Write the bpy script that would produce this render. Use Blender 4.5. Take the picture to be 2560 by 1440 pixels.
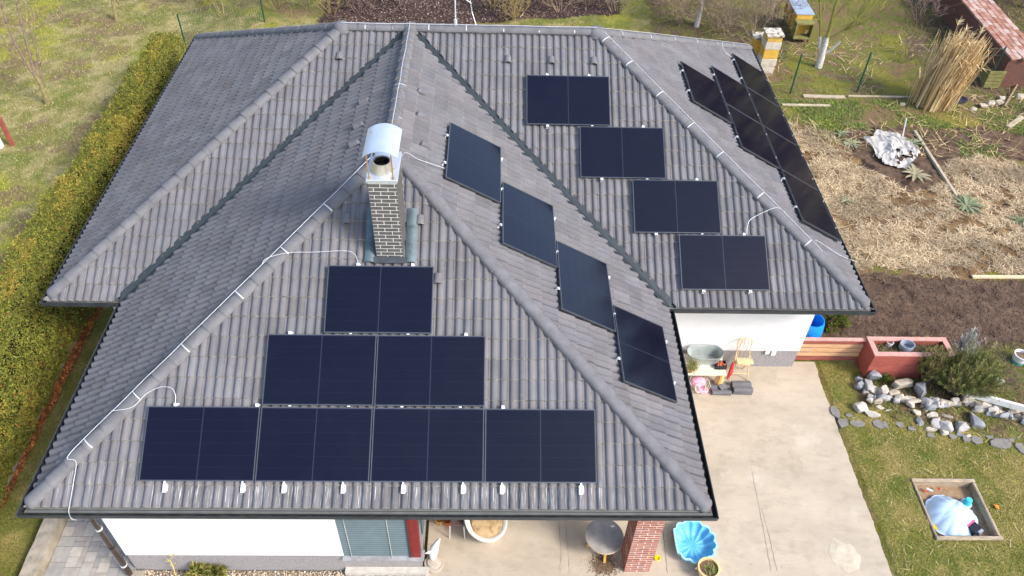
import bpy, bmesh, math, random
import numpy as np
from mathutils import Vector, Matrix
for o in list(bpy.data.objects):
    bpy.data.objects.remove(o)
random.seed(11)
rng = np.random.default_rng(11)
SC = bpy.context.scene
COL = SC.collection

# ------------------------------------------------------------------ camera
HE = 2.7                                   # eave height above the ground
CAM = np.array([1.7843, -6.1896, 10.9225 + HE])
YAW, PIT, ROL, FPX = -0.0363, 0.7784, 0.0371, 1973.08

def cam_basis():
    cy, sy, cp, sp = math.cos(YAW), math.sin(YAW), math.cos(PIT), math.sin(PIT)
    cr, sr = math.cos(ROL), math.sin(ROL)
    Rz = np.array([[cy, -sy, 0], [sy, cy, 0], [0, 0, 1]])
    fwd, right, up = np.array([0, cp, -sp]), np.array([1, 0, 0]), np.array([0, sp, cp])
    return Rz @ (cr * right + sr * up), Rz @ (-sr * right + cr * up), Rz @ fwd
CR, CU, CF = cam_basis()
cd = bpy.data.cameras.new('camera')
cd.sensor_width = 36.0
cd.lens = 36.0 * FPX / 2560.0
cd.clip_start = 0.1
cd.clip_end = 1500
cam = bpy.data.objects.new('camera', cd)
COL.objects.link(cam)
cam.matrix_world = Matrix(((CR[0], CU[0], -CF[0], CAM[0]), (CR[1], CU[1], -CF[1], CAM[1]),
                           (CR[2], CU[2], -CF[2], CAM[2]), (0, 0, 0, 1)))
SC.camera = cam

def ray(px, py):
    d = CF * FPX + CR * (px - 1280) + CU * (720 - py)
    return d / np.linalg.norm(d)
def G(px, py, z=0.0):                      # photo pixel -> point at height z
    d = ray(px, py)
    return CAM + d * (z - CAM[2]) / d[2]
def GY(px, py, y):                         # photo pixel -> point on the upright plane y
    d = ray(px, py)
    return CAM + d * (y - CAM[1]) / d[1]
def proj(P):
    d = np.atleast_2d(P) - CAM
    z = d @ CF
    return np.stack([1280 + FPX * (d @ CR) / z, 720 - FPX * (d @ CU) / z], 1)

# ------------------------------------------------------------------ sky and sun
SUN_EL, SUN_AZ = math.radians(40), math.radians(122)      # azimuth clockwise from +Y
w = bpy.data.worlds.new('World')
SC.world = w
w.use_nodes = True
nt = w.node_tree
bg = nt.nodes['Background']
sky = nt.nodes.new('ShaderNodeTexSky')
sky.sky_type = 'NISHITA'
sky.sun_disc = False
sky.sun_elevation = SUN_EL
sky.sun_rotation = SUN_AZ
sky.air_density = 1.0
sky.dust_density = 2.2
sky.ozone_density = 1.0
nt.links.new(sky.outputs[0], bg.inputs[0])
bg.inputs[1].default_value = 0.15
sl = bpy.data.lights.new('sun', 'SUN')
sl.energy = 1.5
sl.angle = math.radians(14.0)
sl.color = (1.0, 0.975, 0.94)
so = bpy.data.objects.new('sun', sl)
COL.objects.link(so)
sdir = Vector((math.sin(SUN_AZ) * math.cos(SUN_EL), math.cos(SUN_AZ) * math.cos(SUN_EL), math.sin(SUN_EL)))
so.rotation_euler = sdir.to_track_quat('Z', 'Y').to_euler()
so.location = sdir * 60
so.location.z += 5
vs = SC.view_settings
vs.view_transform = 'Standard'
vs.look = 'None'
vs.exposure = 1.36
vs.gamma = 1.0
vs.use_curve_mapping = False

# ------------------------------------------------------------------ helpers
def srgb(r, g, b):
    f = lambda c: (c / 255 / 12.92) if c / 255 <= 0.04045 else ((c / 255 + 0.055) / 1.055) ** 2.4
    return (f(r), f(g), f(b))

def mat(name, col, rough=0.8, var=0.18, scale=6.0, bump=0.0, bscale=60.0, spec=0.3, metal=0.0,
        col2=None, attr=None, stretch=(1, 1, 1), coat=0.0, detail=5.0, lo=0.35, hi=0.65, trans=0.0, objc=False):
    m = bpy.data.materials.new(name)
    m.use_nodes = True
    t = m.node_tree
    N, L = t.nodes, t.links
    b = N['Principled BSDF']
    b.inputs['Roughness'].default_value = rough
    b.inputs['Specular IOR Level'].default_value = spec
    b.inputs['Metallic'].default_value = metal
    b.inputs['Coat Weight'].default_value = coat
    if trans:
        b.inputs['Transmission Weight'].default_value = trans
    if objc:
        tc = N.new('ShaderNodeTexCoord').outputs['Object']
    else:
        tc = N.new('ShaderNodeNewGeometry').outputs['Position']
    mp = N.new('ShaderNodeMapping')
    mp.inputs['Scale'].default_value = stretch
    L.new(tc, mp.inputs[0])
    nz = N.new('ShaderNodeTexNoise')
    nz.inputs['Scale'].default_value = scale
    nz.inputs['Detail'].default_value = detail
    nz.inputs['Roughness'].default_value = 0.65
    L.new(mp.outputs[0], nz.inputs['Vector'])
    rp = N.new('ShaderNodeValToRGB')
    c2 = col2 if col2 else tuple(min(1, c * (1 + var)) for c in col)
    c1 = col if col2 else tuple(c * (1 - var) for c in col)
    rp.color_ramp.elements[0].position = lo
    rp.color_ramp.elements[1].position = hi
    rp.color_ramp.elements[0].color = (*c1, 1)
    rp.color_ramp.elements[1].color = (*c2, 1)
    L.new(nz.outputs[0], rp.inputs[0])
    out = rp.outputs[0]
    if attr:
        a = N.new('ShaderNodeAttribute')
        a.attribute_name = attr
        mx = N.new('ShaderNodeMix')
        mx.data_type = 'RGBA'
        mx.blend_type = 'MULTIPLY'
        mx.inputs[0].default_value = 1.0
        L.new(out, mx.inputs[6])
        L.new(a.outputs['Color'], mx.inputs[7])
        out = mx.outputs[2]
    L.new(out, b.inputs['Base Color'])
    if bump:
        n2 = N.new('ShaderNodeTexNoise')
        n2.inputs['Scale'].default_value = bscale
        n2.inputs['Detail'].default_value = 6
        L.new(mp.outputs[0], n2.inputs['Vector'])
        bp = N.new('ShaderNodeBump')
        bp.inputs['Strength'].default_value = bump
        bp.inputs['Distance'].default_value = 0.01
        L.new(n2.outputs[0], bp.inputs['Height'])
        L.new(bp.outputs[0], b.inputs['Normal'])
    m.diffuse_color = (*col, 1)
    return m

def tag(o, label=None, cat=None, group=None, kind=None):
    if label: o['label'] = label
    if cat: o['category'] = cat
    if group: o['group'] = group
    if kind: o['kind'] = kind
    return o

def wl(o):                                 # world location of an unrotated parent chain
    p = Vector((0, 0, 0))
    while o is not None:
        p += o.location
        o = o.parent
    return p

def thing(name, label, cat, loc=(0, 0, 0), group=None):
    o = bpy.data.objects.new(name, None)
    o.empty_display_size = 0.2
    COL.objects.link(o)
    o.location = Vector([float(c) for c in loc])
    return tag(o, label, cat, group)

def fastmesh(name, V, F, cols=None, smooth=False):
    V = np.asarray(V, dtype=np.float32).reshape(-1, 3)
    F = np.asarray(F, dtype=np.int32)
    k = F.shape[1]
    me = bpy.data.meshes.new(name)
    me.vertices.add(len(V))
    me.vertices.foreach_set('co', V.ravel())
    me.loops.add(F.size)
    me.loops.foreach_set('vertex_index', F.ravel())
    me.polygons.add(len(F))
    me.polygons.foreach_set('loop_start', np.arange(0, F.size, k, dtype=np.int32))
    me.polygons.foreach_set('loop_total', np.full(len(F), k, dtype=np.int32))
    if smooth:
        me.polygons.foreach_set('use_smooth', np.ones(len(F), dtype=bool))
    if cols is not None:
        c = np.ones((len(V), 4), dtype=np.float32)
        c[:, :3] = cols
        a = me.color_attributes.new('col', 'FLOAT_COLOR', 'POINT')
        a.data.foreach_set('color', c.ravel())
    me.update(calc_edges=True)
    return me

def put(name, me, m, parent=None, origin=None):
    o = bpy.data.objects.new(name, me)
    COL.objects.link(o)
    if m is not None and not me.materials:
        for q in (m if isinstance(m, (list, tuple)) else [m]):
            me.materials.append(q)
    if parent is not None:
        o.parent = parent
    return o

def place(o, mw):                          # world matrix under an unrotated parent
    o.matrix_basis = Matrix.Translation(-wl(o.parent)) @ mw if o.parent else mw
    return o

class MB:
    def __init__(s):
        s.V, s.F, s.I = [], [], []
    def add(s, V, F, mi=0):
        n = len(s.V)
        s.V += [tuple(float(c) for c in v) for v in V]
        s.F += [tuple(i + n for i in f) for f in F]
        s.I += [mi] * len(F)
        return s
    def box(s, x0, x1, y0, y1, z0, z1, mi=0):
        V = [(x, y, z) for z in (z0, z1) for y in (y0, y1) for x in (x0, x1)]
        return s.add(V, [(0, 2, 3, 1), (4, 5, 7, 6), (0, 1, 5, 4), (2, 6, 7, 3), (0, 4, 6, 2), (1, 3, 7, 5)], mi)
    def obox(s, c, size, M3=None, mi=0):   # oriented box
        M3 = Matrix.Identity(3) if M3 is None else M3
        V = []
        for z in (-.5, .5):
            for y in (-.5, .5):
                for x in (-.5, .5):
                    V.append(Vector([float(q) for q in c]) + M3 @ Vector((x * size[0], y * size[1], z * size[2])))
        return s.add(V, [(0, 2, 3, 1), (4, 5, 7, 6), (0, 1, 5, 4), (2, 6, 7, 3), (0, 4, 6, 2), (1, 3, 7, 5)], mi)
    def bar(s, a, b, wd, hg, up=(0, 0, 1), mi=0):
        a, b = Vector([float(q) for q in a]), Vector([float(q) for q in b])
        d = (b - a)
        L = d.length
        d.normalize()
        u = Vector(up)
        if abs(d.dot(u)) > .98: u = Vector((0, 1, 0))
        x = d.cross(u).normalized()
        u = x.cross(d)
        return s.obox((a + b) / 2, (wd, L, hg), Matrix((x, d, u)).transposed(), mi)
    def tube(s, pts, rad, n=6, mi=0, cap=True):
        pts = [Vector([float(q) for q in p]) for p in pts]
        if not isinstance(rad, (list, tuple)): rad = [rad] * len(pts)
        V, F = [], []
        prev = None
        for i, p in enumerate(pts):
            d = (pts[min(i + 1, len(pts) - 1)] - pts[max(i - 1, 0)]).normalized()
            if prev is None:
                u = Vector((0, 0, 1)) if abs(d.z) < .9 else Vector((1, 0, 0))
                x = d.cross(u).normalized()
            else:
                x = (prev - d * prev.dot(d)).normalized()
            prev = x
            y = d.cross(x)
            for k in range(n):
                a = 2 * math.pi * k / n
                V.append(p + (x * math.cos(a) + y * math.sin(a)) * rad[i])
        for i in range(len(pts) - 1):
            for k in range(n):
                F.append((i * n + k, i * n + (k + 1) % n, (i + 1) * n + (k + 1) % n, (i + 1) * n + k))
        if cap:
            F.append(tuple(range(n - 1, -1, -1)))
            F.append(tuple((len(pts) - 1) * n + k for k in range(n)))
        return s.add(V, F, mi)
    def lathe(s, c, prof, n=20, sx=1, sy=1, mi=0, rot=None):   # prof: (r, z) from bottom to top
        V, F = [], []
        c = Vector([float(q) for q in c])
        for r, z in prof:
            for k in range(n):
                a = 2 * math.pi * k / n
                q = Vector((r * sx * math.cos(a), r * sy * math.sin(a), z))
                if rot is not None: q = rot @ q
                V.append(c + q)
        for i in range(len(prof) - 1):
            for k in range(n):
                F.append((i * n + k, i * n + (k + 1) % n, (i + 1) * n + (k + 1) % n, (i + 1) * n + k))
        if prof[0][0] > 1e-4: F.append(tuple(range(n - 1, -1, -1)))
        if prof[-1][0] > 1e-4: F.append(tuple((len(prof) - 1) * n + k for k in range(n)))
        return s.add(V, F, mi)
    def build(s, name, m, parent=None, origin=None, smooth=False, bevel=0.0):
        og = wl(parent) if parent is not None else Vector([float(c) for c in (origin if origin is not None else (0, 0, 0))])
        me = bpy.data.meshes.new(name)
        me.from_pydata([(v[0] - og.x, v[1] - og.y, v[2] - og.z) for v in s.V], [], s.F)
        for q in (m if isinstance(m, (list, tuple)) else [m]):
            me.materials.append(q)
        if any(s.I):
            me.polygons.foreach_set('material_index', s.I)
        if bevel or smooth:
            bm = bmesh.new()
            bm.from_mesh(me)
            if bevel:
                bmesh.ops.bevel(bm, geom=list(bm.edges), offset=bevel, segments=1, affect='EDGES', clamp_overlap=True)
            bm.normal_update()
            if smooth:
                for f in bm.faces: f.smooth = True
                for e in bm.edges:
                    if len(e.link_faces) == 2 and e.calc_face_angle(0) > 0.75: e.smooth = False
            bm.to_mesh(me)
            bm.free()
        me.update()
        o = bpy.data.objects.new(name, me)
        COL.objects.link(o)
        if parent is not None: o.parent = parent
        else: o.location = og
        return o

def _h(ix, iy, seed):
    n = (ix.astype(np.int64) * 374761393 + iy.astype(np.int64) * 668265263 + seed * 1442695041) & 0x7fffffff
    n = ((n ^ (n >> 13)) * 1274126177) & 0x7fffffff
    n = n ^ (n >> 16)
    return (n & 0xffff) / 65535.0
def vnoise(x, y, seed=0):
    ix, iy = np.floor(x), np.floor(y)
    fx, fy = x - ix, y - iy
    fx, fy = fx * fx * (3 - 2 * fx), fy * fy * (3 - 2 * fy)
    a, b = _h(ix, iy, seed), _h(ix + 1, iy, seed)
    c, d = _h(ix, iy + 1, seed), _h(ix + 1, iy + 1, seed)
    return (a * (1 - fx) + b * fx) * (1 - fy) + (c * (1 - fx) + d * fx) * fy
def fbm(x, y, f=1.0, o=4, seed=0):
    s, a, t = 0, 1.0, 0
    for i in range(o):
        s = s + a * vnoise(x * f + 17.3 * i, y * f - 9.1 * i, seed + i)
        t += a
        a *= 0.55
        f *= 2.03
    return s / t
def inpoly(x, y, P):
    c = np.zeros(np.shape(x), bool)
    n = len(P)
    for i in range(n):
        x0, y0, x1, y1 = P[i][0], P[i][1], P[(i + 1) % n][0], P[(i + 1) % n][1]
        if y0 == y1: continue
        c ^= ((y0 > y) != (y1 > y)) & (x < (x1 - x0) * (y - y0) / (y1 - y0) + x0)
    return c
# ------------------------------------------------------------------ the house: roof
T = 0.5748
AL = math.atan(T)
CA, SA = math.cos(AL), math.sin(AL)
HW = 5.21                                   # half width of both wings
Y0, XL, XR = 4.418, -6.66, 9.168            # main wing eaves
YR = Y0 + HW                                # main ridge
YB = Y0 + 2 * HW
RZ = HE + HW * T                            # ridge height

house = thing('house', 'white rendered house with hipped grey tile roof and solar panels', 'house', (1.2, 5.0, 0))
m_tile = mat('roof tile', (0.143, 0.138, 0.142), rough=0.85, var=0.12, scale=2.2, bump=0.12, bscale=120, spec=0.15, attr='tone')
m_edge = mat('tile edge', (0.21, 0.195, 0.172), rough=0.9, var=0.4, scale=14)
m_deck = mat('roof underlay', (0.03, 0.03, 0.03), rough=0.9)
m_cap = mat('ridge cap', (0.146, 0.142, 0.146), rough=0.8, var=0.16, scale=5, bump=0.2, bscale=90, spec=0.35)
m_caplip = mat('ridge cap mortar lip', (0.26, 0.23, 0.19), rough=0.9, var=0.4, scale=20)
m_anth = mat('anthracite gutter metal', (0.036, 0.041, 0.046), rough=0.45, var=0.3, scale=5, spec=0.5)
m_strip = mat('eave drip strip', (0.13, 0.135, 0.13), rough=0.6, var=0.25, scale=3, col2=(0.09, 0.09, 0.08), stretch=(1, 1, 1))
m_grime = mat('gutter grime', (0.012, 0.011, 0.010), rough=0.95, col2=(0.075, 0.07, 0.05), scale=9, lo=.45, hi=.75)
m_valley = mat('valley metal', (0.026, 0.033, 0.037), rough=0.5, var=0.2, scale=4, spec=0.5)

# white lime streaks and small lichen dots belong to the tile surface itself
def tile_streaks():
    t = m_tile.node_tree
    N, L = t.nodes, t.links
    b = N['Principled BSDF']
    src = b.inputs['Base Color'].links[0].from_socket
    pos = N.new('ShaderNodeNewGeometry').outputs['Position']
    mp = N.new('ShaderNodeMapping'); mp.inputs['Scale'].default_value = (120, 2.5, 2.5)
    L.new(pos, mp.inputs[0])
    nz = N.new('ShaderNodeTexNoise'); nz.inputs['Scale'].default_value = 1.0; nz.inputs['Detail'].default_value = 3
    L.new(mp.outputs[0], nz.inputs['Vector'])
    rp = N.new('ShaderNodeValToRGB')
    rp.color_ramp.elements[0].position = .60; rp.color_ramp.elements[1].position = .70
    L.new(nz.outputs[0], rp.inputs[0])
    at = N.new('ShaderNodeAttribute'); at.attribute_name = 'stain'
    mu = N.new('ShaderNodeMath'); mu.operation = 'MULTIPLY'
    L.new(rp.outputs[0], mu.inputs[0]); L.new(at.outputs['Fac'], mu.inputs[1])
    mx = N.new('ShaderNodeMix'); mx.data_type = 'RGBA'
    L.new(mu.outputs[0], mx.inputs[0]); L.new(src, mx.inputs[6]); mx.inputs[7].default_value = (.62, .62, .6, 1)
    v = N.new('ShaderNodeTexNoise'); v.inputs['Scale'].default_value = 38; v.inputs['Detail'].default_value = 2
    L.new(pos, v.inputs['Vector'])
    r2 = N.new('ShaderNodeValToRGB')
    r2.color_ramp.elements[0].position = .735; r2.color_ramp.elements[1].position = .77
    L.new(v.outputs[0], r2.inputs[0])
    m3 = N.new('ShaderNodeMix'); m3.data_type = 'RGBA'
    L.new(r2.outputs[0], m3.inputs[0]); L.new(mx.outputs[2], m3.inputs[6]); m3.inputs[7].default_value = (.33, .32, .26, 1)
    L.new(m3.outputs[2], b.inputs['Base Color'])
tile_streaks()

TW, TG, TLEN = 0.3, 0.331, 0.375
def tile_profile():
    p = []
    for k in (0, 1):
        b = k * 0.15
        for u, h in ((0.0, .004 if k == 0 else 0), (.010, .004 if k == 0 else 0), (.012, 0), (.036, 0), (.046, .016), (.060, .031), (.082, .038), (.108, .035), (.128, .022), (.140, .002)):
            p.append((b + u, h))
    p.append((.2995, 0))
    return p
TP = tile_profile()
def tile_verts():                           # local (along eave, up slope, off plane)
    V = [(u, 0.014, h + .034) for u, h in TP] + [(u, TLEN, h + .004) for u, h in TP]
    n = len(TP)
    F = [(i, i + 1, n + i + 1, n + i) for i in range(n - 1)]
    b = len(V)
    V += [(u, 0.014, h + .034) for u, h in TP] + [(u, .0, h + .010) for u, h in TP]
    F2 = [(b + n + i, b + n + i + 1, b + i + 1, b + i) for i in range(n - 1)]
    b = len(V)
    V += [(.2995, 0, .034), (.2995, TLEN, .004), (.2995, 0, .01), (.2995, TLEN, -.01)]
    F2 += [(b, b + 2, b + 3, b + 1)]
    return np.array(V), F, F2
TV, TFA, TFB = tile_verts()

class Slope:
    def __init__(s, name, O, e, u, v0, u0, ulen, planes):
        s.name, s.O, s.e, s.u = name, np.array(O, float), np.array(e, float), np.array(u, float)
        s.n = np.cross(s.e, s.u)
        s.v0, s.u0, s.ulen, s.planes = v0, u0, ulen, planes   # planes: (a, b, c): keep a*x + b*y >= c
    def pt(s, a, v, h=0.0):
        return s.O + s.e * a + s.u * v + s.n * h
    def mat4(s, a, v, h=0.0):
        p = s.pt(a, v, h)
        return Matrix(((s.e[0], s.u[0], s.n[0], p[0]), (s.e[1], s.u[1], s.n[1], p[1]), (s.e[2], s.u[2], s.n[2], p[2]), (0, 0, 0, 1)))
VG = 0.10                                   # half of the open valley
VC = Y0 + HW
SL = {
 'wing_front': Slope('wing_front', (-HW, 0, HE), (1, 0, 0), (0, CA, SA), .035, .06, 2 * HW, [(1, -1, -HW), (-1, -1, -HW)]),
 'wing_right': Slope('wing_right', (HW, 0, HE), (0, 1, 0), (-CA, 0, SA), .03, .0, YR, [(1, 1, HW), (1, 0, 0), (-1, -1, -VC + VG)]),
 'wing_left': Slope('wing_left', (-HW, YR, HE), (0, -1, 0), (CA, 0, SA), .03, .0, YR, [(-1, 1, HW), (-1, 0, 0), (1, -1, -VC + VG)]),
 'main_front': Slope('main_front', (XL, Y0, HE), (1, 0, 0), (0, CA, SA), -.03, .05, XR - XL, [(1, -1, XL - Y0), (-1, -1, -XR - Y0), (0, -1, -YR)]),
 'main_right': Slope('main_right', (XR, Y0, HE), (0, 1, 0), (-CA, 0, SA), .02, .0, 2 * HW, [(1, 1, XR + Y0), (1, -1, XR - YB)]),
 'main_left': Slope('main_left', (XL, YB, HE), (0, -1, 0), (CA, 0, SA), .02, .0, 2 * HW, [(-1, 1, Y0 - XL), (-1, -1, -XL - YB)]),
 'main_back': Slope('main_back', (XR, YB, HE), (-1, 0, 0), (0, -CA, SA), .02, .0, XR - XL, [(1, 1, XL + YB), (-1, 1, YB - XR), (0, 1, YR)]),
}
# deck: closed shell under the tiles
db = MB()
dz = -0.012
A = [(-HW, 0, HE), (HW, 0, HE), (HW, Y0, HE), (XR, Y0, HE), (XR, YB, HE), (XL, YB, HE), (XL, Y0, HE), (-HW, Y0, HE),
     (0, HW, RZ), (0, YR, RZ), (XL + HW, YR, RZ), (XR - HW, YR, RZ)]
A = [(a[0], a[1], a[2] + dz) for a in A]
db.add(A, [(0, 1, 8), (1, 2, 9, 8), (0, 8, 9, 7), (2, 3, 11, 9), (3, 4, 11), (4, 5, 10, 11), (5, 6, 10), (6, 7, 9, 10)])
roof = db.build('roof', m_deck, house)

# panel layout (slope, along, up) is needed here to know which tiles show
PW, PH = 1.722, 1.126
PANELS = []
for i in range(4): PANELS.append(('wing_front', -3.514 + HW + i * 1.742, .430))
for i in range(2): PANELS.append(('wing_front', -1.768 + HW + i * 1.742, .430 + 1.158))
PANELS.append(('wing_front', -.8895 + HW, .430 + 2 * 1.158))
for i, x in enumerate((5.4655, 4.5887, 3.5448, 2.46)): PANELS.append(('main_front', x - XL, .311 + i * 1.157))
for a, v in ((1.88, .39), (2.95, 1.54), (3.94, 2.69), (5.01, 3.85)): PANELS.append(('wing_right', a, v))
for k in range(4): PANELS.append(('main_right', 6.215 - Y0 + k * 1.742, .14))
for k in range(2): PANELS.append(('main_right', 7.95 - Y0 + k * 1.742, .14 + 1.16))
PANELS.append(('main_right', 8.82 - Y0, .14 + 2.32))

def build_tiles():
    cand = []
    for sn, s in SL.items():
        rows = int((HW / CA + .1) / TG) + 1
        for r in range(rows):
            v = s.v0 + r * TG
            for c in range(-1, int(s.ulen / TW) + 1):
                a = s.u0 + c * TW
                P = np.array([s.pt(a, v), s.pt(a + TW, v), s.pt(a, v + TLEN), s.pt(a + TW, v + TLEN)])
                ins = np.ones(4, bool); full = True; dead = False
                for (x, y, k) in s.planes:
                    d = P[:, 0] * x + P[:, 1] * y - k
                    if (d <= 0).all(): dead = True; break
                    if (d < 0).any(): full = False
                if dead: continue
                mid = s.pt(a + TW / 2, v + TG / 2)
                if sn == 'main_front':          # under the wing roof
                    dv = mid[1] - Y0
                    if abs(P[:, 0]).max() < HW - dv - .4: continue
                    g = VG
                    right = P[:, 0] + P[:, 1] - (VC + g)
                    left = -P[:, 0] + P[:, 1] - (VC + g)
                    side = right if mid[0] > 0 else left
                    if (side <= 0).all(): continue
                    if (side < 0).any(): full = False
                q = proj(P)
                area = abs(np.cross(q[1] - q[0], q[2] - q[0])) if sn not in ('main_back',) else 0
                hid = any(pn == sn and a >= pa - .12 and a + TW <= pa + PW + .1 and v >= pv - .05 and v + TG <= pv + PH + .12 for pn, pa, pv in PANELS)
                if hid: area = 0
                if mid[1] < 0: area = 0
                if not ((q[:, 0] > 0).any() and (q[:, 0] < 2560).all()): area *= .5
                cand.append((area, sn, r, c, a, v, full, mid))
    cand.sort(key=lambda t: -t[0])
    one, rest = cand[:300], cand[300:]
    tones = [0.90, 0.95, 0.98, 1.0, 1.02, 1.05, 1.09]
    tint = [(1, 1, 1), (1.02, 1, .985), (.985, 1, 1.02), (1.01, .99, .99)]
    def stain_of(sn, r, a):
        x = a - HW
        if sn == 'wing_front' and r == 0 and -3.6 < x < 3.5: return 1.0
        if sn == 'wing_front' and r <= 1: return .35
        if sn == 'main_front' and r <= 1: return .3
        return 0.06
    def fill(bm, s, a, v, tn, st, lt, ls, jz, ji):
        vs_ = []
        for (lu, lv, lh) in TV:
            if s is None: p = (lu, lv, lh)
            else: p = s.pt(a + lu, v + lv, lh + jz + ji * (lu - .15))
            b = bm.verts.new(p)
            b[lt] = (*tn, 1); b[ls] = st
            vs_.append(b)
        for f in TFA:
            g = bm.faces.new([vs_[i] for i in f]); g.smooth = True; g.material_index = 0
        for f in TFB:
            g = bm.faces.new([vs_[i] for i in f]); g.material_index = 1
    def newbm():
        bm = bmesh.new()
        return bm, bm.verts.layers.float_color.new('tone'), bm.verts.layers.float.new('stain')
    def clip(bm, s, mid):
        pl = list(s.planes)
        if s.name == 'main_front':
            pl.append((1, 1, VC + VG) if mid[0] > 0 else (-1, 1, VC + VG))
        for (x, y, k) in pl:
            n = Vector((x, y, 0)); L2 = n.length
            n /= L2
            bmesh.ops.bisect_plane(bm, geom=bm.verts[:] + bm.edges[:] + bm.faces[:], plane_co=n * (k / L2), plane_no=n, clear_inner=True)
    def tone():
        k = random.choice(tones); t = random.choice(tint)
        return tuple(k * q for q in t)
    cache = {}
    for (ar, sn, r, c, a, v, full, mid) in one:
        s = SL[sn]
        st = stain_of(sn, r, a)
        if full:
            key = (random.randrange(9), st)
            if key not in cache:
                bm, lt, ls = newbm()
                fill(bm, None, 0, 0, tone(), st, lt, ls, 0, 0)
                me = bpy.data.meshes.new('tile'); bm.to_mesh(me); bm.free()
                me.materials.append(m_tile); me.materials.append(m_edge)
                cache[key] = me
            o = put('tile', cache[key], None, roof)
            mw = s.mat4(a, v, random.uniform(0, .003)) @ Matrix.Rotation(random.uniform(-.006, .006), 4, 'Z')
            place(o, mw)
        else:
            bm, lt, ls = newbm()
            fill(bm, s, a, v, tone(), st, lt, ls, 0, 0)
            clip(bm, s, mid)
            if not bm.faces: bm.free(); continue
            og = wl(roof)
            bmesh.ops.translate(bm, verts=bm.verts[:], vec=-og)
            me = bpy.data.meshes.new('tile'); bm.to_mesh(me); bm.free()
            me.materials.append(m_tile); me.materials.append(m_edge)
            put('tile', me, None, roof)
    # the rest: one part
    big, blt, bls = newbm()
    groups = {}
    for t in rest:
        groups.setdefault((t[1], t[7][0] > 0 if t[1] == 'main_front' else True), []).append(t)
    allme = []
    for (sn, side), ts in groups.items():
        s = SL[sn]
        bm, lt, ls = newbm()
        for (ar, _, r, c, a, v, full, mid) in ts:
            fill(bm, s, a, v, tone(), stain_of(sn, r, a), lt, ls, random.uniform(0, .003), random.uniform(-.012, .012))
        clip(bm, s, ts[0][7])
        me = bpy.data.meshes.new('tmp'); bm.to_mesh(me); bm.free()
        big.from_mesh(me)
    bmesh.ops.translate(big, verts=big.verts[:], vec=-wl(roof))
    me = bpy.data.meshes.new('roof_tiles'); big.to_mesh(me); big.free()
    me.materials.append(m_tile); me.materials.append(m_edge)
    o = put('roof_tiles', me, None, roof)
    tag(o, kind='stuff')
build_tiles()

# valleys: dark folded metal
vb = MB()
for sx in (1, -1):
    a, b = Vector((sx * (HW + .06), Y0 - .06, HE + .0)), Vector((0, YR, RZ))
    off1, off2 = Vector((sx * .15, .0, 0)), Vector((0, .15, 0))
    up = Vector((0, 0, .028))
    # along the valley both slopes rise away from it
    p = [a + up, b + up, b + Vector((-sx * .0, -.16, 0)) + up * 1.0, a + Vector((-sx * .16, 0, .16 * T)) + up, a + Vector((0, .16, .16 * T)) + up, b + Vector((sx * .16, 0, 0)) + up]
    vb.add(p, [(0, 1, 2, 3) if sx > 0 else (3, 2, 1, 0), (0, 4, 5, 1) if sx > 0 else (1, 5, 4, 0)])
vb.build('valley', m_valley, roof)

# ridge and hip caps
def cap_mesh(dome=False, flip=False):
    n = 11
    L = .42
    V, F, I = [], [], []
    secs = [(0, .120, .0), (L, .106, -.010)]
    if dome:
        secs = [(-.13, .02, -.07), (-.12, .06, -.045), (-.09, .097, -.02), (-.045, .12, -.004)] + secs
    for (y, r, dz_) in secs:
        for k in range(n):
            t = math.pi * (k / (n - 1))
            cx, sz = math.cos(t), math.sin(t)
            V.append((r * cx * 1.08, y, r * (sz ** .8) * .86 + dz_ - .02))
    m = len(secs)
    for i in range(m - 1):
        for k in range(n - 1):
            F.append((i * n + k, i * n + k + 1, (i + 1) * n + k + 1, (i + 1) * n + k)); I.append(0)
    if not dome:
        b = len(V)
        for k in range(n):
            t = math.pi * (k / (n - 1))
            V.append((.120 * math.cos(t) * 1.08, 0, .120 * (math.sin(t) ** .8) * .86 - .02))
        for k in range(n):
            t = math.pi * (k / (n - 1))
            V.append((.100 * math.cos(t) * 1.08, .001, .100 * (math.sin(t) ** .8) * .86 - .02))
        for k in range(n - 1):
            F.append((b + k, b + n + k, b + n + k + 1, b + k + 1)); I.append(1)
    me = bpy.data.meshes.new('ridge_cap')
    me.from_pydata(V, [], F)
    me.polygons.foreach_set('material_index', I)
    me.polygons.foreach_set('use_smooth', [i == 0 for i in I])
    me.materials.append(m_cap); me.materials.append(m_caplip)
    me.update()
    return me
CAPS = [cap_mesh() for _ in range(3)]
DOME = cap_mesh(True)
CAPLINES = {}
def frame(d, up):
    d = d.normalized()
    x = d.cross(up).normalized()
    z = x.cross(d)
    return x, d, z
def caps(name, a, b, dome=True, lift=.035):
    a, b = Vector(a), Vector(b)
    if dome: a = a + (b - a).normalized() * .17
    d = b - a
    L = d.length
    x, dd, z = frame(d, Vector((0, 0, 1)))
    n = max(1, round(L / .36))
    st = L / n
    CAPLINES[name] = (a, b, x, dd, z)
    for i in range(n):
        p = a + dd * (i * st) + z * (lift + random.uniform(-.004, .004))
        R = Matrix((x, dd, z)).transposed().to_4x4() @ Matrix.Rotation(random.uniform(-.012, .012), 4, 'Z')
        o = put('ridge_cap', DOME if (dome and i == 0) else random.choice(CAPS), None, roof)
        place(o, Matrix.Translation(p) @ R @ Matrix.Diagonal((1, st / .36, 1, 1)))
P1, P2 = (0, HW, RZ), (0, YR, RZ)
RL, RR = (XL + HW, YR, RZ), (XR - HW, YR, RZ)
caps('hip_fl', (-HW, 0, HE), P1); caps('hip_fr', (HW, 0, HE), P1)
caps('hip_ml', (XL, Y0, HE), RL); caps('hip_mr', (XR, Y0, HE), RR)
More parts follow.
